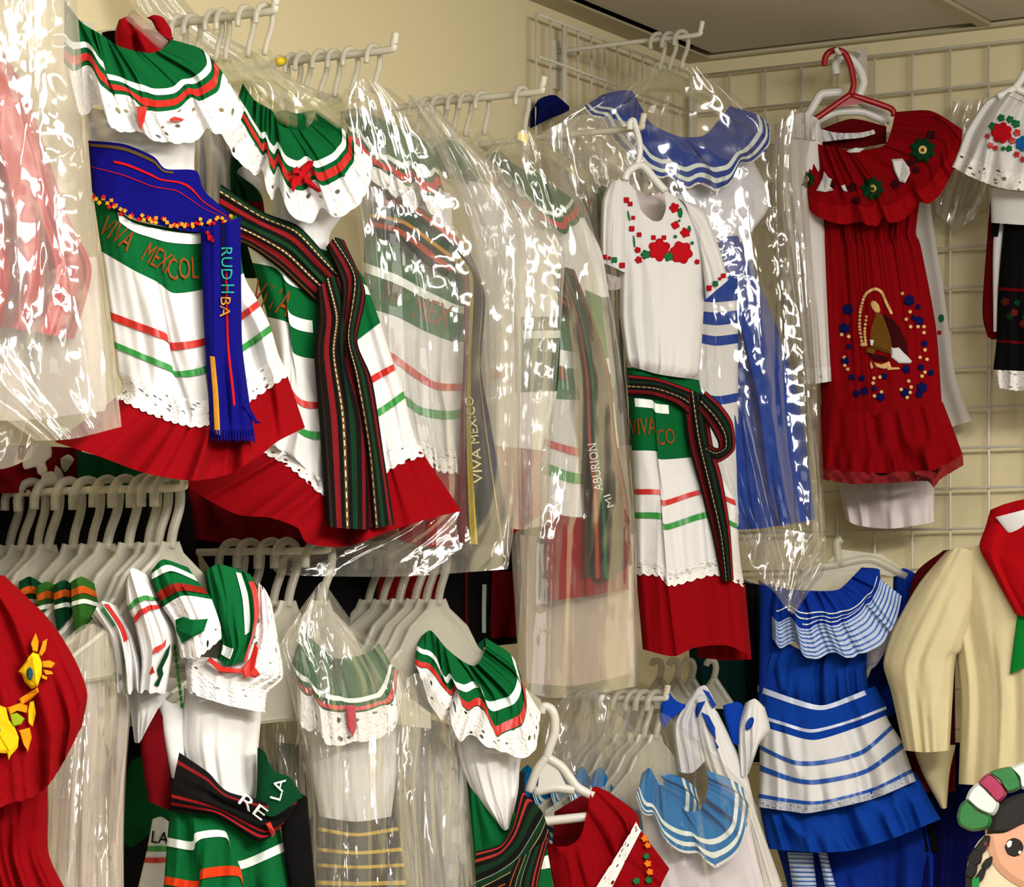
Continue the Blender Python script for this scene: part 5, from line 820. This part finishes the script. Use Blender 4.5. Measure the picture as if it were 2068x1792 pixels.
tube(T, 'sleeve', Surf((125, 3.72, 35), [[(90, 1255), (120, 1245), (150, 1262)], [(100, 1290), (130, 1290), (160, 1300)]], bulge=.02), WHITE)

# ---- 14: narrow bagged garments
T = Thing('pale_garment', 'pale pinkish garment in the narrow bag beside the sunflower dress', 'garment', L0(180, 1250, 3.66))
tube(T, 'body', Surf((190, 3.66, 35), [[(150, 1290), (190, 1260), (245, 1290)], [(110, 1420), (170, 1420), (260, 1420)], [(100, 1600), (160, 1600), (250, 1600)], [(95, 1830), (150, 1830), (250, 1830)]], bulge=.025, folds=[(5, .006, .014, .4, .1)]), sheer('pale_rose_cotton', 'd9cbc0', .85))
bag('narrow clear bag with vertical creases beside the sunflower dress', (180, 3.60, 35), [[(130, 1290), (180, 1260), (240, 1290)], [(105, 1420), (170, 1420), (262, 1420)], [(95, 1560), (165, 1560), (255, 1560)], [(92, 1700), (165, 1700), (250, 1700)], [(90, 1840), (165, 1840), (250, 1840)]], FILM3, folds=((4, .006, .007, .4, .5), (9, .0015, .002, 1.3, .6)), nu=90)

# ---- 15: small dress with a folded-over collar
P15 = (420, 3.74, 30)
T = Thing('folklore_dress', 'white dress with flopped green and lace collar, black sash and green skirt, lower left', 'dress', L0(420, 1140, 3.74))
W15 = dict(micro=.003)
f1 = Surf(P15, [[(185, 1245), (205, 1215), (238, 1225)], [(215, 1290), (240, 1270), (270, 1285)], [(228, 1340), (250, 1330), (285, 1340)], [(232, 1390), (255, 1396), (290, 1400)]], bulge=.03, folds=[(4, .008, .014, .2, .2)], n=[.02]*4, ruf=(2.5, .012, 10, .3)); tube(T, 'sleeve', f1, WHITE); strip(T, 'ribbon', f1, RRIB, .1, 1.4, .55, .7, lift=.003, nu=10, nv=20); strip(T, 'ribbon', f1, GRIB, .2, .9, .3, .42, lift=.003, nu=10, nv=16)
f2 = Surf(P15, [[(255, 1180), (266, 1148), (295, 1160)], [(256, 1220), (285, 1200), (318, 1205)], [(272, 1262), (300, 1240), (330, 1230)], [(285, 1330), (310, 1310), (352, 1290)], [(280, 1395), (305, 1400), (335, 1400)]], bulge=.035, folds=[(3, .006, .012, .9, .1)], n=[.04]*5, ruf=(2.5, .012, 10, 1.3)); tube(T, 'sleeve', f2, WHITE)
strip(T, 'ribbon', f2, GRIB, 1.1, 1.35, lift=.003); strip(T, 'ribbon', f2, RRIB, 1.65, 1.9, lift=.003)
motif(T, 'embroidery', f2, RRIB, [[(306, 1322), (312, 1308), (330, 1300), (336, 1290), (334, 1306), (320, 1318)], [(300, 1362), (308, 1344), (313, 1360)], [(252, 1330), (262, 1324), (276, 1334)]], lift=.006); motif(T, 'embroidery_leaf', f2, DGREEN, [[(228, 1358), (246, 1362), (250, 1370), (236, 1380), (228, 1376)], [(335, 1315), (345, 1300), (340, 1325), (328, 1350), (330, 1362), (320, 1388), (312, 1384), (322, 1370), (318, 1352)]], lift=.006)
motif(T, 'leaf_cord', f2, fabric('leaf_green_braid', '1d4d16', var=.4), [disc(353+i*1.6, 1308+i*13, 4, 6, 1.7) for i in range(10)], lift=.02)
c1 = Surf(P15, [[(308, 1150), (330, 1130), (380, 1146)], [(306, 1166), (345, 1150), (398, 1172)], [(312, 1190), (350, 1170), (405, 1182)], [(318, 1205), (360, 1186), (414, 1192)], [(328, 1228), (370, 1205), (428, 1212)], [(352, 1265), (385, 1255), (445, 1262)], [(364, 1330), (400, 1330), (448, 1290)]], bulge=.03, folds=[(4, .004, .008, .4, .1)], n=[.03, .045, .05, .055, .055, .06, .06])
tube(T, 'collar', c1, GREEN, 0, 4); strip(T, 'ribbon', c1, WRIB, .55, 1.2, lift=.003); strip(T, 'ribbon', c1, fabric('brick_red_ribbon', '8c1f14', rough=.5), 2.5, 3.5, lift=.003); strip(T, 'lace_trim', c1, LACE, 3.95, 6, lift=.002, scallop=(8, .15))
motif(T, 'collar_fold', c1, GREEN, [[(354, 1252), (370, 1246), (392, 1252), (420, 1250), (412, 1275), (388, 1288), (368, 1300), (356, 1275)]], lift=.008)
c2 = Surf(P15, [[(412, 1155), (440, 1140), (480, 1150), (505, 1160)], [(420, 1200), (455, 1200), (488, 1205), (522, 1190)], [(430, 1250), (462, 1262), (488, 1260), (526, 1240)], [(445, 1300), (470, 1310), (492, 1300), (515, 1280)], [(440, 1330), (460, 1345), (478, 1340), (500, 1335)]], bulge=.03, folds=[(5, .006, .008, .4, .0)], n=[.02, .035, .04, .045, .045])
tube(T, 'collar', c2, GREEN); strip(T, 'ribbon', c2, WRIB, .15, 2.6, .66, .78, lift=.003, nu=10, nv=30); strip(T, 'ribbon', c2, RRIB, .5, 4, .86, .97, lift=.003, nu=10, nv=40); strip(T, 'ribbon', c2, WRIB, 3.0, 3.6, .05, .35, lift=.003)
lc = Surf(P15, [[(520, 1175), (535, 1190), (548, 1215)], [(510, 1280), (540, 1280), (566, 1320)], [(480, 1330), (520, 1350), (570, 1370)], [(380, 1330), (460, 1370), (540, 1400)], [(380, 1400), (460, 1425), (535, 1440)]], bulge=.02, folds=[(4, .004, .008, .4, .0)], n=[.03, .036, .04, .04, .04]); strip(T, 'lace_trim', lc, LACE, 0, 4, nu=80)
motif(T, 'red_piping', lc, RRIB, [[(418, 1334), (424, 1328), (446, 1346), (490, 1352), (488, 1362), (444, 1358)], [(488, 1350), (505, 1330), (515, 1298), (522, 1310), (515, 1348), (526, 1362), (516, 1370), (502, 1366), (492, 1372)]], lift=.016)
bo = Surf(P15, [[(372, 1390), (440, 1410), (530, 1420)], [(368, 1500), (440, 1510), (522, 1510)], [(390, 1570), (450, 1590), (518, 1600)], [(410, 1610), (460, 1625), (510, 1625)]], bulge=.035, folds=[(4, .003, .008, .5, .05)]); tube(T, 'bodice', bo, WHITE)
tube(T, 'white_drape', Surf(P15, [[(245, 1375), (300, 1390), (350, 1400)], [(262, 1430), (292, 1440), (325, 1428)], [(272, 1500), (282, 1500), (294, 1478)]], bulge=.015, folds=[(3, .004, .006, .2, 0)]), WHITE, nu=30)
tube(T, 'green_panel', Surf((280, 3.9, 30), [[(262, 1540), (285, 1530), (310, 1560)], [(248, 1620), (285, 1640), (350, 1640)], [(246, 1700), (270, 1710), (330, 1660)]], bulge=.012), fabric('deep_green_cotton', '07421f'), nu=30)
tube(T, 'side_lining', Surf(P15, [[(318, 1425), (330, 1450)], [(284, 1480), (335, 1490)], [(290, 1560), (345, 1570)], [(300, 1620), (350, 1640)]], bulge=.015), DRED, nu=30); tube(T, 'side_panel', Surf(P15, [[(318, 1400), (345, 1420), (372, 1420)], [(328, 1480), (350, 1490), (375, 1500)], [(345, 1570), (355, 1575), (372, 1570)]], bulge=.015), WHITE, nu=30)
sk = Surf(P15, [[(345, 1620), (400, 1635), (470, 1660), (560, 1660)], [(338, 1692), (388, 1700), (396, 1682), (455, 1680), (476, 1740), (572, 1702)], [(332, 1770), (400, 1780), (408, 1756), (482, 1752), (500, 1810), (590, 1790)], [(325, 1835), (400, 1840), (490, 1835), (600, 1830)]], bulge=.04, folds=[(5, .006, .014, .4, .05)], n=[0, .006, .01, .012]); tube(T, 'skirt_band', sk, GREEN, nu=96); strip(T, 'ribbon', sk, WRIB, 1.0, 1.24, nu=90); strip(T, 'ribbon', sk, fabric('orange_satin_ribbon', 'd03a16', rough=.4), 2.0, 2.26, nu=90)
lg = Surf((310, 3.86, 30), [[(308, 1655), (325, 1650), (342, 1660)], [(296, 1720), (315, 1720), (340, 1720)], [(270, 1830), (300, 1830), (335, 1830)]], bulge=.015); T2 = Thing('lettered_strip', 'white cloth strip with black letters left of the green skirt at the bottom', 'cloth strip', L0(320, 1660, 3.86)); tube(T2, 'cloth', lg, WHITE, nu=30); strip(T2, 'ribbon', lg, GRIB, .85, 1.0); strip(T2, 'ribbon', lg, RRIB, 1.15, 1.25); text(T2, 'lettering', lg, BLACK, 'LA', (305, 1702), (340, 1706), 24)
T = Thing('black_belt', 'black sash with red stripes and white letters tied round the dress at lower left', 'sash', L0(420, 1560, 3.68))
SB = stripes('black_sash_weave', [(0, '0a0808'), (.12, '9a1518'), (.17, '0a0808'), (.24, '9a1518'), (.29, '0a0808'), (.8, '7a1215'), (.86, '0a0808')])
wr = Surf(P15, [[(345, 1640), (348, 1590), (362, 1520)], [(395, 1645), (410, 1600), (420, 1560)], [(440, 1650), (455, 1630), (462, 1600)], [(520, 1700), (545, 1660), (560, 1620)], [(560, 1680), (590, 1640), (605, 1610)]], bulge=.006, n=[.03, .055, .06, .055, .05], folds=[(2, .006, .006, .3, .2)]); strip(T, 'wrap', wr, SB, 0, 4, lift=0, uvw=1.)
k = Surf(P15, [[(520, 1510), (535, 1520), (550, 1560)], [(518, 1600), (545, 1590), (585, 1570)], [(510, 1625), (550, 1650), (612, 1610)]], bulge=.02, n=[.045]*3); tube(T, 'knot', k, DGREEN); t1 = Surf(P15, [[(565, 1600), (590, 1595), (620, 1610)], [(570, 1690), (595, 1690), (628, 1690)], [(590, 1830), (620, 1830), (640, 1830)]], bulge=.012, n=[.03]*3); tube(T, 'tail', t1, BLACK, nu=30)
text(T, 'lettering', wr, WHITE, 'RE', (480, 1622), (528, 1658), 25, .008); text(T, 'lettering', k, WHITE, 'LA', (566, 1618), (578, 1575), 22, .006)
motif(T, 'red_knot_end', wr, RRIB, [[(536, 1664), (546, 1660), (556, 1682), (550, 1692)]], lift=.008)

# ---- 16: bagged green dress
P16 = (700, 4.02, 30)
T = Thing('folklore_dress', 'small green and white dress with dark yellow-lined skirt, bagged in the lower row', 'dress', L0(690, 1290, 4.02))
cl = Surf(P16, [[(600, 1290), (615, 1278), (640, 1300), (680, 1330), (740, 1320), (765, 1300)], [(590, 1340), (640, 1390), (700, 1410), (760, 1400), (790, 1340)], [(600, 1380), (650, 1430), (720, 1440), (790, 1420), (805, 1360)], [(600, 1450), (660, 1500), (720, 1500), (790, 1480), (815, 1400)]], bulge=.035, folds=[(14, .007, .003, .3, .1)], n=[0, .02, .03, .036], ruf=(4, .016, 14, .9))
strip(T, 'collar', cl, GREEN, 0, 2, lift=0, nu=180); strip(T, 'ribbon', cl, WRIB, 1.0, 1.25); strip(T, 'ribbon', cl, RRIB, 1.55, 1.85); strip(T, 'lace_trim', cl, LACE, 1.97, 3, lift=.001, scallop=(12, .1), nu=120); motif(T, 'bow', cl, fabric('crimson_ribbon', 'b4163c'), [[(698, 1425), (718, 1425), (720, 1470), (712, 1490), (702, 1468)]], lift=.012)
bo = Surf(P16, [[(620, 1440), (700, 1460), (800, 1440)], [(630, 1560), (710, 1570), (800, 1560)], [(645, 1650), (720, 1660), (790, 1650)]], bulge=.035, folds=[(4, .003, .008, .5, .05)]); tube(T, 'bodice', bo, WHITE)
sk = Surf(P16, [[(642, 1650), (720, 1665), (800, 1650)], [(640, 1740), (720, 1745), (815, 1740)], [(636, 1840), (720, 1840), (825, 1840)]], bulge=.04, folds=[(5, .004, .010, .4, .05)]); tube(T, 'skirt', sk, fabric('charcoal_cloth', '2b2925'))
for a in (.25, .68, 1.05, 1.4): strip(T, 'yellow_ribbon', sk, fabric('yellow_ribbon', 'c8a52a'), a, a+.08, lift=.003)
bag('clear bag with long glossy creases over the small green dress', (700, 3.94, 30), [[(628, 1200), (650, 1175), (668, 1195)], [(585, 1260), (655, 1250), (720, 1265)], [(560, 1300), (670, 1300), (790, 1320)], [(580, 1370), (700, 1370), (842, 1400)], [(600, 1460), (710, 1460), (850, 1480)], [(625, 1580), (720, 1580), (840, 1600)], [(630, 1720), (720, 1720), (850, 1720)], [(625, 1850), (720, 1850), (860, 1850)]], FILM3, folds=((5, .007, .008, .4, .4), (9, .0015, .002, 1.3, .5)))
bag('crinkled shiny bag between the two green collared dresses in the lower row', (880, 4.20, 30), [[(800, 1390), (840, 1360), (870, 1380)], [(790, 1450), (850, 1440), (920, 1460)], [(795, 1560), (860, 1560), (940, 1560)], [(800, 1680), (880, 1680), (955, 1700)], [(830, 1850), (900, 1850), (965, 1850)]], FILM3, bulge=.05)
T = Thing('grey_garment', 'pale grey garment in plastic between the two green collared dresses', 'garment', L0(840, 1440, 4.3)); tube(T, 'body', Surf((880, 4.30, 30), [[(790, 1460), (850, 1450), (930, 1470)], [(800, 1640), (870, 1640), (950, 1640)], [(830, 1850), (900, 1850), (970, 1850)]], bulge=.025, folds=[(4, .006, .012, .4, .1)]), fabric('pale_grey_cotton', 'a5a39c'))
bag('grey bag hanging between the flopped collar dress and the small bagged green dress', (580, 4.05, 30), [[(530, 1380), (560, 1350), (600, 1370)], [(525, 1500), (570, 1500), (625, 1500)], [(560, 1640), (600, 1640), (640, 1640)], [(580, 1840), (610, 1840), (650, 1840)]], FILML)

# ---- 17: green collar dress
P17 = (960, 4.30, 28)
T = Thing('folklore_dress', 'white dress with bright green collar dipping to one side and black sash, bottom middle', 'dress', L0(940, 1290, 4.3))
cl = Surf(P17, [[(848, 1288), (870, 1274), (900, 1308), (930, 1333), (955, 1345), (970, 1335), (980, 1308), (980, 1288)], [(842, 1305), (880, 1330), (903, 1368), (965, 1388), (985, 1415), (1028, 1412), (1046, 1375), (1034, 1325)], [(838, 1342), (880, 1372), (940, 1425), (990, 1460), (1008, 1488), (1052, 1470), (1064, 1432), (1062, 1390)], [(845, 1352), (862, 1410), (908, 1460), (952, 1506), (1000, 1505), (1045, 1538), (1082, 1512), (1092, 1440)]], bulge=.035, folds=[(16, .007, .003, .9, .1)], n=[0, .022, .038, .044], ruf=(5, .02, 18, 2.7))
strip(T, 'collar', cl, GREEN, 0, 2, lift=0, nu=220); strip(T, 'ribbon', cl, WRIB, .96, 1.25, nu=100); strip(T, 'ribbon', cl, RRIB, 1.62, 1.92, nu=100); strip(T, 'lace_trim', cl, LACE, 1.97, 3, lift=.001, scallop=(14, .1), nu=160)
tube(T, 'collar_back', Surf((940, 4.36, 28), [[(905, 1300), (945, 1312), (978, 1290)], [(920, 1335), (950, 1350), (976, 1330)]], bulge=.005), DGREEN)
bo = Surf(P17, [[(912, 1440), (980, 1470), (1060, 1500)], [(930, 1540), (985, 1545), (1050, 1545)], [(960, 1610), (1000, 1615), (1046, 1600)], [(1012, 1672), (1020, 1678), (1030, 1672)]], bulge=.03, folds=[(4, .004, .008, .5, .05)]); tube(T, 'bodice', bo, WHITE)
sk = Surf((980, 4.32, 28), [[(945, 1590), (1000, 1640), (1050, 1640)], [(950, 1720), (1020, 1720), (1100, 1700)], [(955, 1840), (1040, 1840), (1125, 1840)]], bulge=.03, folds=[(4, .004, .010, .4, .05)]); tube(T, 'skirt_band', sk, GREEN); strip(T, 'ribbon', sk, WRIB, 1.25, 1.42, .75, 1)
T = Thing('striped_belt', 'black sash with thin red, green and gold lines across the bottom middle dress', 'sash', L0(1040, 1620, 4.24))
SB2 = stripes('fine_striped_weave', [(0, '0c0b09'), (.1, '0c0b09'), (.14, 'a04a22'), (.17, '0c0b09'), (.30, '9a8a5a'), (.32, '0c2c18'), (.44, '7a8a70'), (.46, '0c0b09'), (.60, '0b2c16'), (.72, '0c0b09'), (.80, '9c2c22'), (.85, '0c0b09'), (.92, '9c2c22'), (.96, '0c0b09')])
wr = Surf(P17, [[(950, 1840), (955, 1780), (962, 1720)], [(1000, 1810), (1005, 1760), (1012, 1705)], [(1050, 1790), (1045, 1720), (1036, 1665)], [(1095, 1740), (1080, 1660), (1052, 1600)], [(1112, 1690), (1095, 1640), (1062, 1605)]], bulge=.006, n=[.03, .05, .055, .05, .045], folds=[(2, .004, .006, .3, .2)]); strip(T, 'wrap', wr, SB2, 0, 4, lift=0, uvw=1.)
t1 = Surf(P17, [[(1040, 1740), (1070, 1720), (1110, 1690)], [(1020, 1790), (1055, 1780), (1090, 1770)], [(1010, 1850), (1045, 1850), (1080, 1850)]], bulge=.01, n=[.062]*3); tube(T, 'tail', t1, SB2, uvw=1., nu=30)

# ---- 18: red blouse at the bottom
P18 = (1200, 4.50, 25)
T = Thing('red_blouse', 'red blouse with a diagonal white lace band at the bottom edge', 'blouse', L0(1180, 1610, 4.5))
bo = Surf(P18, [[(1104, 1700), (1125, 1710), (1150, 1708), (1172, 1690), (1186, 1640), (1198, 1590), (1230, 1600)], [(1108, 1740), (1160, 1740), (1220, 1700), (1270, 1640), (1284, 1640)], [(1118, 1790), (1180, 1790), (1250, 1740), (1292, 1670)], [(1125, 1850), (1180, 1850), (1230, 1810), (1294, 1690)]], bulge=.04, folds=[(6, .004, .012, .5, .05)]); tube(T, 'body', bo, RED, nu=90)
fl = Surf(P18, [[(1285, 1660), (1250, 1720), (1200, 1800), (1180, 1850)], [(1296, 1680), (1265, 1740), (1225, 1820), (1210, 1850)], [(1352, 1755), (1335, 1790), (1320, 1850), (1318, 1860)]], bulge=.012, n=[.04, .045, .05], folds=[(3, .002, .004, .3, 0)]); tube(T, 'flap', fl, RED); strip(T, 'lace_band', fl, LACE2, 0, .95, lift=.004, nu=80, nv=10)
motif(T, 'orange_flower', fl, fabric('orange_flower_thread', 'd9701c'), [flower(1302, 1694, 8, 5), flower(1308, 1708, 7, 5), flower(1308, 1745, 8, 5), flower(1312, 1762, 8, 5)], lift=.006); motif(T, 'green_leaf', fl, GRNTH, [flower(1305, 1730, 7, 5), flower(1310, 1778, 8, 5), flower(1285, 1780, 8, 5)], lift=.006)
tube(T, 'neck_back', Surf((1160, 4.57, 25), [[(1120, 1640), (1170, 1610), (1205, 1595)], [(1115, 1710), (1150, 1720), (1190, 1690)]], bulge=.004), DRED)
plastic_hanger('white_hanger', 'frosted white hanger with cross bar above the red blouse', [(1092, 1440), (1098, 1428), (1112, 1432), (1120, 1450), (1120, 1480), (1110, 1510), (1104, 1530)], [[(1104, 1530), (1085, 1555), (1068, 1600)], [(1104, 1530), (1135, 1550), (1165, 1590), (1198, 1608)], [(1085, 1660), (1130, 1656), (1185, 1650)], [(1080, 1600), (1120, 1592), (1160, 1596)]], 4.47, frosted('frosted_white_plastic', 'ece6da', .25), .0075, web=[(1100, 1530), (1112, 1528), (1130, 1560), (1150, 1600), (1085, 1600), (1090, 1560)])

# ---- 19: sky blue dresses on the lower right rod
P19 = (1410, 4.865, 22)
T = Thing('sky_blue_dress', 'white dress with sky blue ruffled collar and white ribbon rows, front of its rod', 'dress', L0(1400, 1560, 4.82), 'sky blue dresses on the lower right rod')
cl = Surf(P19, [[(1296, 1562), (1312, 1552), (1326, 1575), (1345, 1605), (1390, 1640), (1418, 1630), (1430, 1590), (1428, 1556)], [(1290, 1590), (1310, 1630), (1350, 1665), (1400, 1690), (1445, 1700), (1480, 1670), (1488, 1610), (1478, 1575)], [(1284, 1608), (1320, 1665), (1370, 1712), (1420, 1735), (1450, 1752), (1490, 1720), (1514, 1650), (1505, 1595)]], bulge=.035, folds=[(15, .007, .003, .9, .1)], n=[0, .025, .042], ruf=(4.5, .018, 15, .5))
strip(T, 'collar', cl, SKY, 0, 2, lift=0, nu=180); strip(T, 'ribbon', cl, WRIB, .9, 1.12, nu=90); strip(T, 'ribbon', cl, WRIB, 1.4, 1.62, nu=90); strip(T, 'lace_trim', cl, LACE2, 1.85, 2.05, lift=.002, nu=100)
bo = Surf(P19, [[(1290, 1620), (1400, 1680), (1510, 1640)], [(1310, 1740), (1420, 1750), (1530, 1740)], [(1330, 1850), (1430, 1850), (1560, 1850)]], bulge=.03, folds=[(5, .003, .008, .3, 0)]); tube(T, 'bodice', bo, fabric('lilac_white_cotton', 'e2dbe4', var=.04))
front = T.o
for i in range(5): copy_tree(front, (-.036*(i+2.6), .0, 0), f'{ORD[i+1]} sky blue collared dress back from the front of the lower right rod')
bag('clear bag over the front sky blue dress at the bottom right', (1410, 4.74, 22), [[(1290, 1470), (1335, 1440), (1380, 1470)], [(1270, 1540), (1380, 1530), (1470, 1550)], [(1275, 1620), (1400, 1620), (1525, 1620)], [(1300, 1740), (1420, 1740), (1560, 1740)], [(1330, 1850), (1450, 1850), (1620, 1850)]], FILM5)
bag('hazy bag over the row of hangers above the sky blue dresses', (1230, 4.90, 30), [[(1110, 1420), (1200, 1400), (1300, 1440)], [(1090, 1500), (1200, 1500), (1330, 1500)], [(1120, 1600), (1220, 1590), (1330, 1580)], [(1180, 1660), (1240, 1670), (1320, 1660)]], FILML)
# ---- 20: white garments with blue petals on the same wall
T = Thing('white_blue_dress', 'white dress with royal blue petal pattern, ruffles and bow behind the sky blue collars', 'dress', L0(1450, 1400, 4.95))
P20 = (1450, 4.93, 15)
b1 = Surf(P20, [[(1400, 1420), (1420, 1405), (1450, 1440)], [(1405, 1480), (1440, 1480), (1480, 1500)], [(1430, 1560), (1470, 1570), (1510, 1570)], [(1490, 1660), (1510, 1660), (1530, 1650)], [(1520, 1800), (1545, 1800), (1580, 1790)]], bulge=.03, folds=[(3, .005, .010, .3, 0)], n=[.01]*5); tube(T, 'ruffle', b1, WHITE)
b2 = Surf(P20, [[(1505, 1420), (1525, 1412), (1545, 1430)], [(1490, 1470), (1520, 1470), (1555, 1475)], [(1492, 1530), (1515, 1525), (1535, 1500)], [(1495, 1570), (1510, 1565), (1520, 1540)]], bulge=.03, folds=[(3, .004, .008, .3, 0)], n=[.02]*4); tube(T, 'bow_wing', b2, WHITE)
b3 = Surf(P20, [[(1335, 1425), (1348, 1396), (1365, 1420)], [(1332, 1450), (1360, 1440), (1390, 1425)], [(1338, 1475), (1350, 1460), (1365, 1440)]], bulge=.012, n=[.01]*3); tube(T, 'blue_strap', b3, fabric('cobalt_cotton', '0c3aa0')); b4 = Surf(P20, [[(1460, 1425), (1490, 1418), (1505, 1430)], [(1465, 1455), (1490, 1460), (1500, 1450)], [(1478, 1500), (1490, 1505), (1496, 1490)]], bulge=.012, n=[.02]*3); tube(T, 'bow_knot', b4, fabric('cobalt_cotton', '0c3aa0'))
PET = fabric('cobalt_thread', '1a3f9c')
motif(T, 'blue_petal', b1, PET, [[(1402, 1440), (1408, 1420), (1425, 1416), (1418, 1430), (1408, 1450)], [(1416, 1438), (1432, 1446), (1444, 1470), (1446, 1496), (1430, 1472)], [(1418, 1392), (1432, 1398), (1446, 1424), (1440, 1432), (1430, 1412)], [(1440, 1490), (1452, 1510), (1448, 1514)]], lift=.006); motif(T, 'blue_petal', b2, PET, [disc(1514, 1462, 7, 10, 2.1, .45)], lift=.006)
tube(T, 'sleeve', Surf(P20, [[(1400, 1395), (1425, 1385), (1445, 1420)], [(1360, 1460), (1395, 1460), (1430, 1440)], [(1370, 1560), (1400, 1560), (1440, 1520)]], bulge=.02, folds=[(3, .004, .008, .3, 0)]), fabric('greyed_white_cotton', 'cfcfd2'))
for i, x in enumerate((1330, 1365, 1395, 1440)):
    plastic_hanger('clear_hanger', f'{ORD[i]} clear hanger from the left under the red skirt hem', [(x-14, 1345), (x-10, 1336), (x+2, 1336), (x+6, 1350), (x+2, 1370)], [[(x+2, 1370), (x-14, 1395), (x-36, 1430)], [(x+2, 1370), (x+18, 1395), (x+42, 1430)]], 5.02+.03*i, HANG, .006, web=[(x-2, 1368), (x+6, 1368), (x+20, 1400), (x+40, 1432), (x-34, 1432), (x-14, 1400)])

# ---- doll cut-out standing in at the lower right corner
P21 = (2040, 4.62, -10)
T = Thing('doll_cutout', 'flat printed doll with ribbon crown, black hair and braid at the lower right corner', 'doll', L0(2060, 1700, 4.62))
flat = Surf(P21, [[(1850, 1500), (2300, 1500)], [(1850, 1850), (2300, 1850)]], bulge=0, micro=0)
def cut(name, mat, poly, lift, h=.003, m=4):
    p = smoothpath(list(poly)+[poly[0]], m)[:-1]; motif(T, name, flat, mat, [p], lift=lift, h=h)
cut('backing_card', solid('cream_card', 'e8d6b4'), [(1950, 1800), (1955, 1740), (1985, 1690), (2060, 1650), (2200, 1660), (2260, 1850), (1940, 1850)], .000)
cut('face', solid('peach_print', 'e2a888', .5), [(1990, 1690), (1995, 1665), (2060, 1640), (2180, 1650), (2200, 1720), (2170, 1780), (2090, 1800), (2040, 1780), (2005, 1745)], .006)
cut('ear', solid('pink_print', 'b35a6a', .5), [(1986, 1702), (1992, 1698), (1996, 1712), (1990, 1718)], .009)
cut('hair', solid('black_print', '140f0b', .5), [(1993, 1684), (2000, 1652), (2020, 1622), (2056, 1604), (2110, 1600), (2170, 1630), (2200, 1690), (2120, 1650), (2068, 1664), (2030, 1682)], .011)
br = solid('black_print', '140f0b', .5)
for q in ([(1988, 1688), (2000, 1690), (1996, 1712), (1982, 1726), (1968, 1716)], [(1968, 1712), (1984, 1722), (1980, 1744), (1962, 1750), (1954, 1734)], [(1958, 1740), (1974, 1748), (1970, 1768), (1956, 1776), (1950, 1760)], [(1990, 1736), (2004, 1730), (2002, 1748), (1990, 1758), (1982, 1750)], [(1980, 1756), (1992, 1754), (1986, 1776), (1972, 1788), (1966, 1780)], [(1950, 1770), (1966, 1776), (1962, 1796), (1950, 1800)]): cut('braid_lobe', br, q, .009)
cut('braid_tie', solid('bright_green_print', '1b8a3c', .5), [(1962, 1776), (1978, 1772), (1976, 1796), (1962, 1798)], .012)
cut('eye', br, [(2028, 1712), (2034, 1698), (2048, 1692), (2062, 1698), (2068, 1712), (2062, 1726), (2048, 1732), (2034, 1726)], .009); gl = solid('white_print', 'f2f0ec', .5); cut('eye_glint', gl, [(2032, 1704), (2038, 1698), (2044, 1700), (2042, 1710), (2035, 1713)], .013); cut('eye_glint', gl, [(2058, 1718), (2063, 1720), (2061, 1726), (2056, 1724)], .013)
cut('mouth', solid('red_print', 'a8323a', .5), [(2090, 1762), (2104, 1766), (2118, 1762), (2104, 1772)], .009)
g1 = fabric('crown_green_satin', '2f7a3e', rough=.4, spec=.5); w1 = WRIB; r1 = fabric('crown_magenta_satin', 'ab2f58', rough=.4, spec=.5)
cut('crown_ribbon', g1, [(1932, 1650), (1938, 1628), (1952, 1616), (1975, 1638), (2002, 1650), (1998, 1672), (1965, 1680), (1938, 1668)], .012, .012); cut('crown_ribbon', w1, [(1950, 1614), (1958, 1596), (1976, 1582), (1998, 1602), (2018, 1624), (2006, 1648), (1975, 1636)], .013, .012); cut('crown_ribbon', r1, [(1975, 1580), (1996, 1562), (2016, 1576), (2034, 1602), (2016, 1622), (1996, 1600)], .014, .012); cut('crown_ribbon', g1, [(1997, 1560), (2020, 1552), (2046, 1550), (2060, 1575), (2062, 1592), (2036, 1602), (2018, 1576)], .015, .012); cut('crown_ribbon', w1, [(2040, 1550), (2070, 1540), (2100, 1550), (2095, 1590), (2064, 1594), (2058, 1570)], .014, .012)
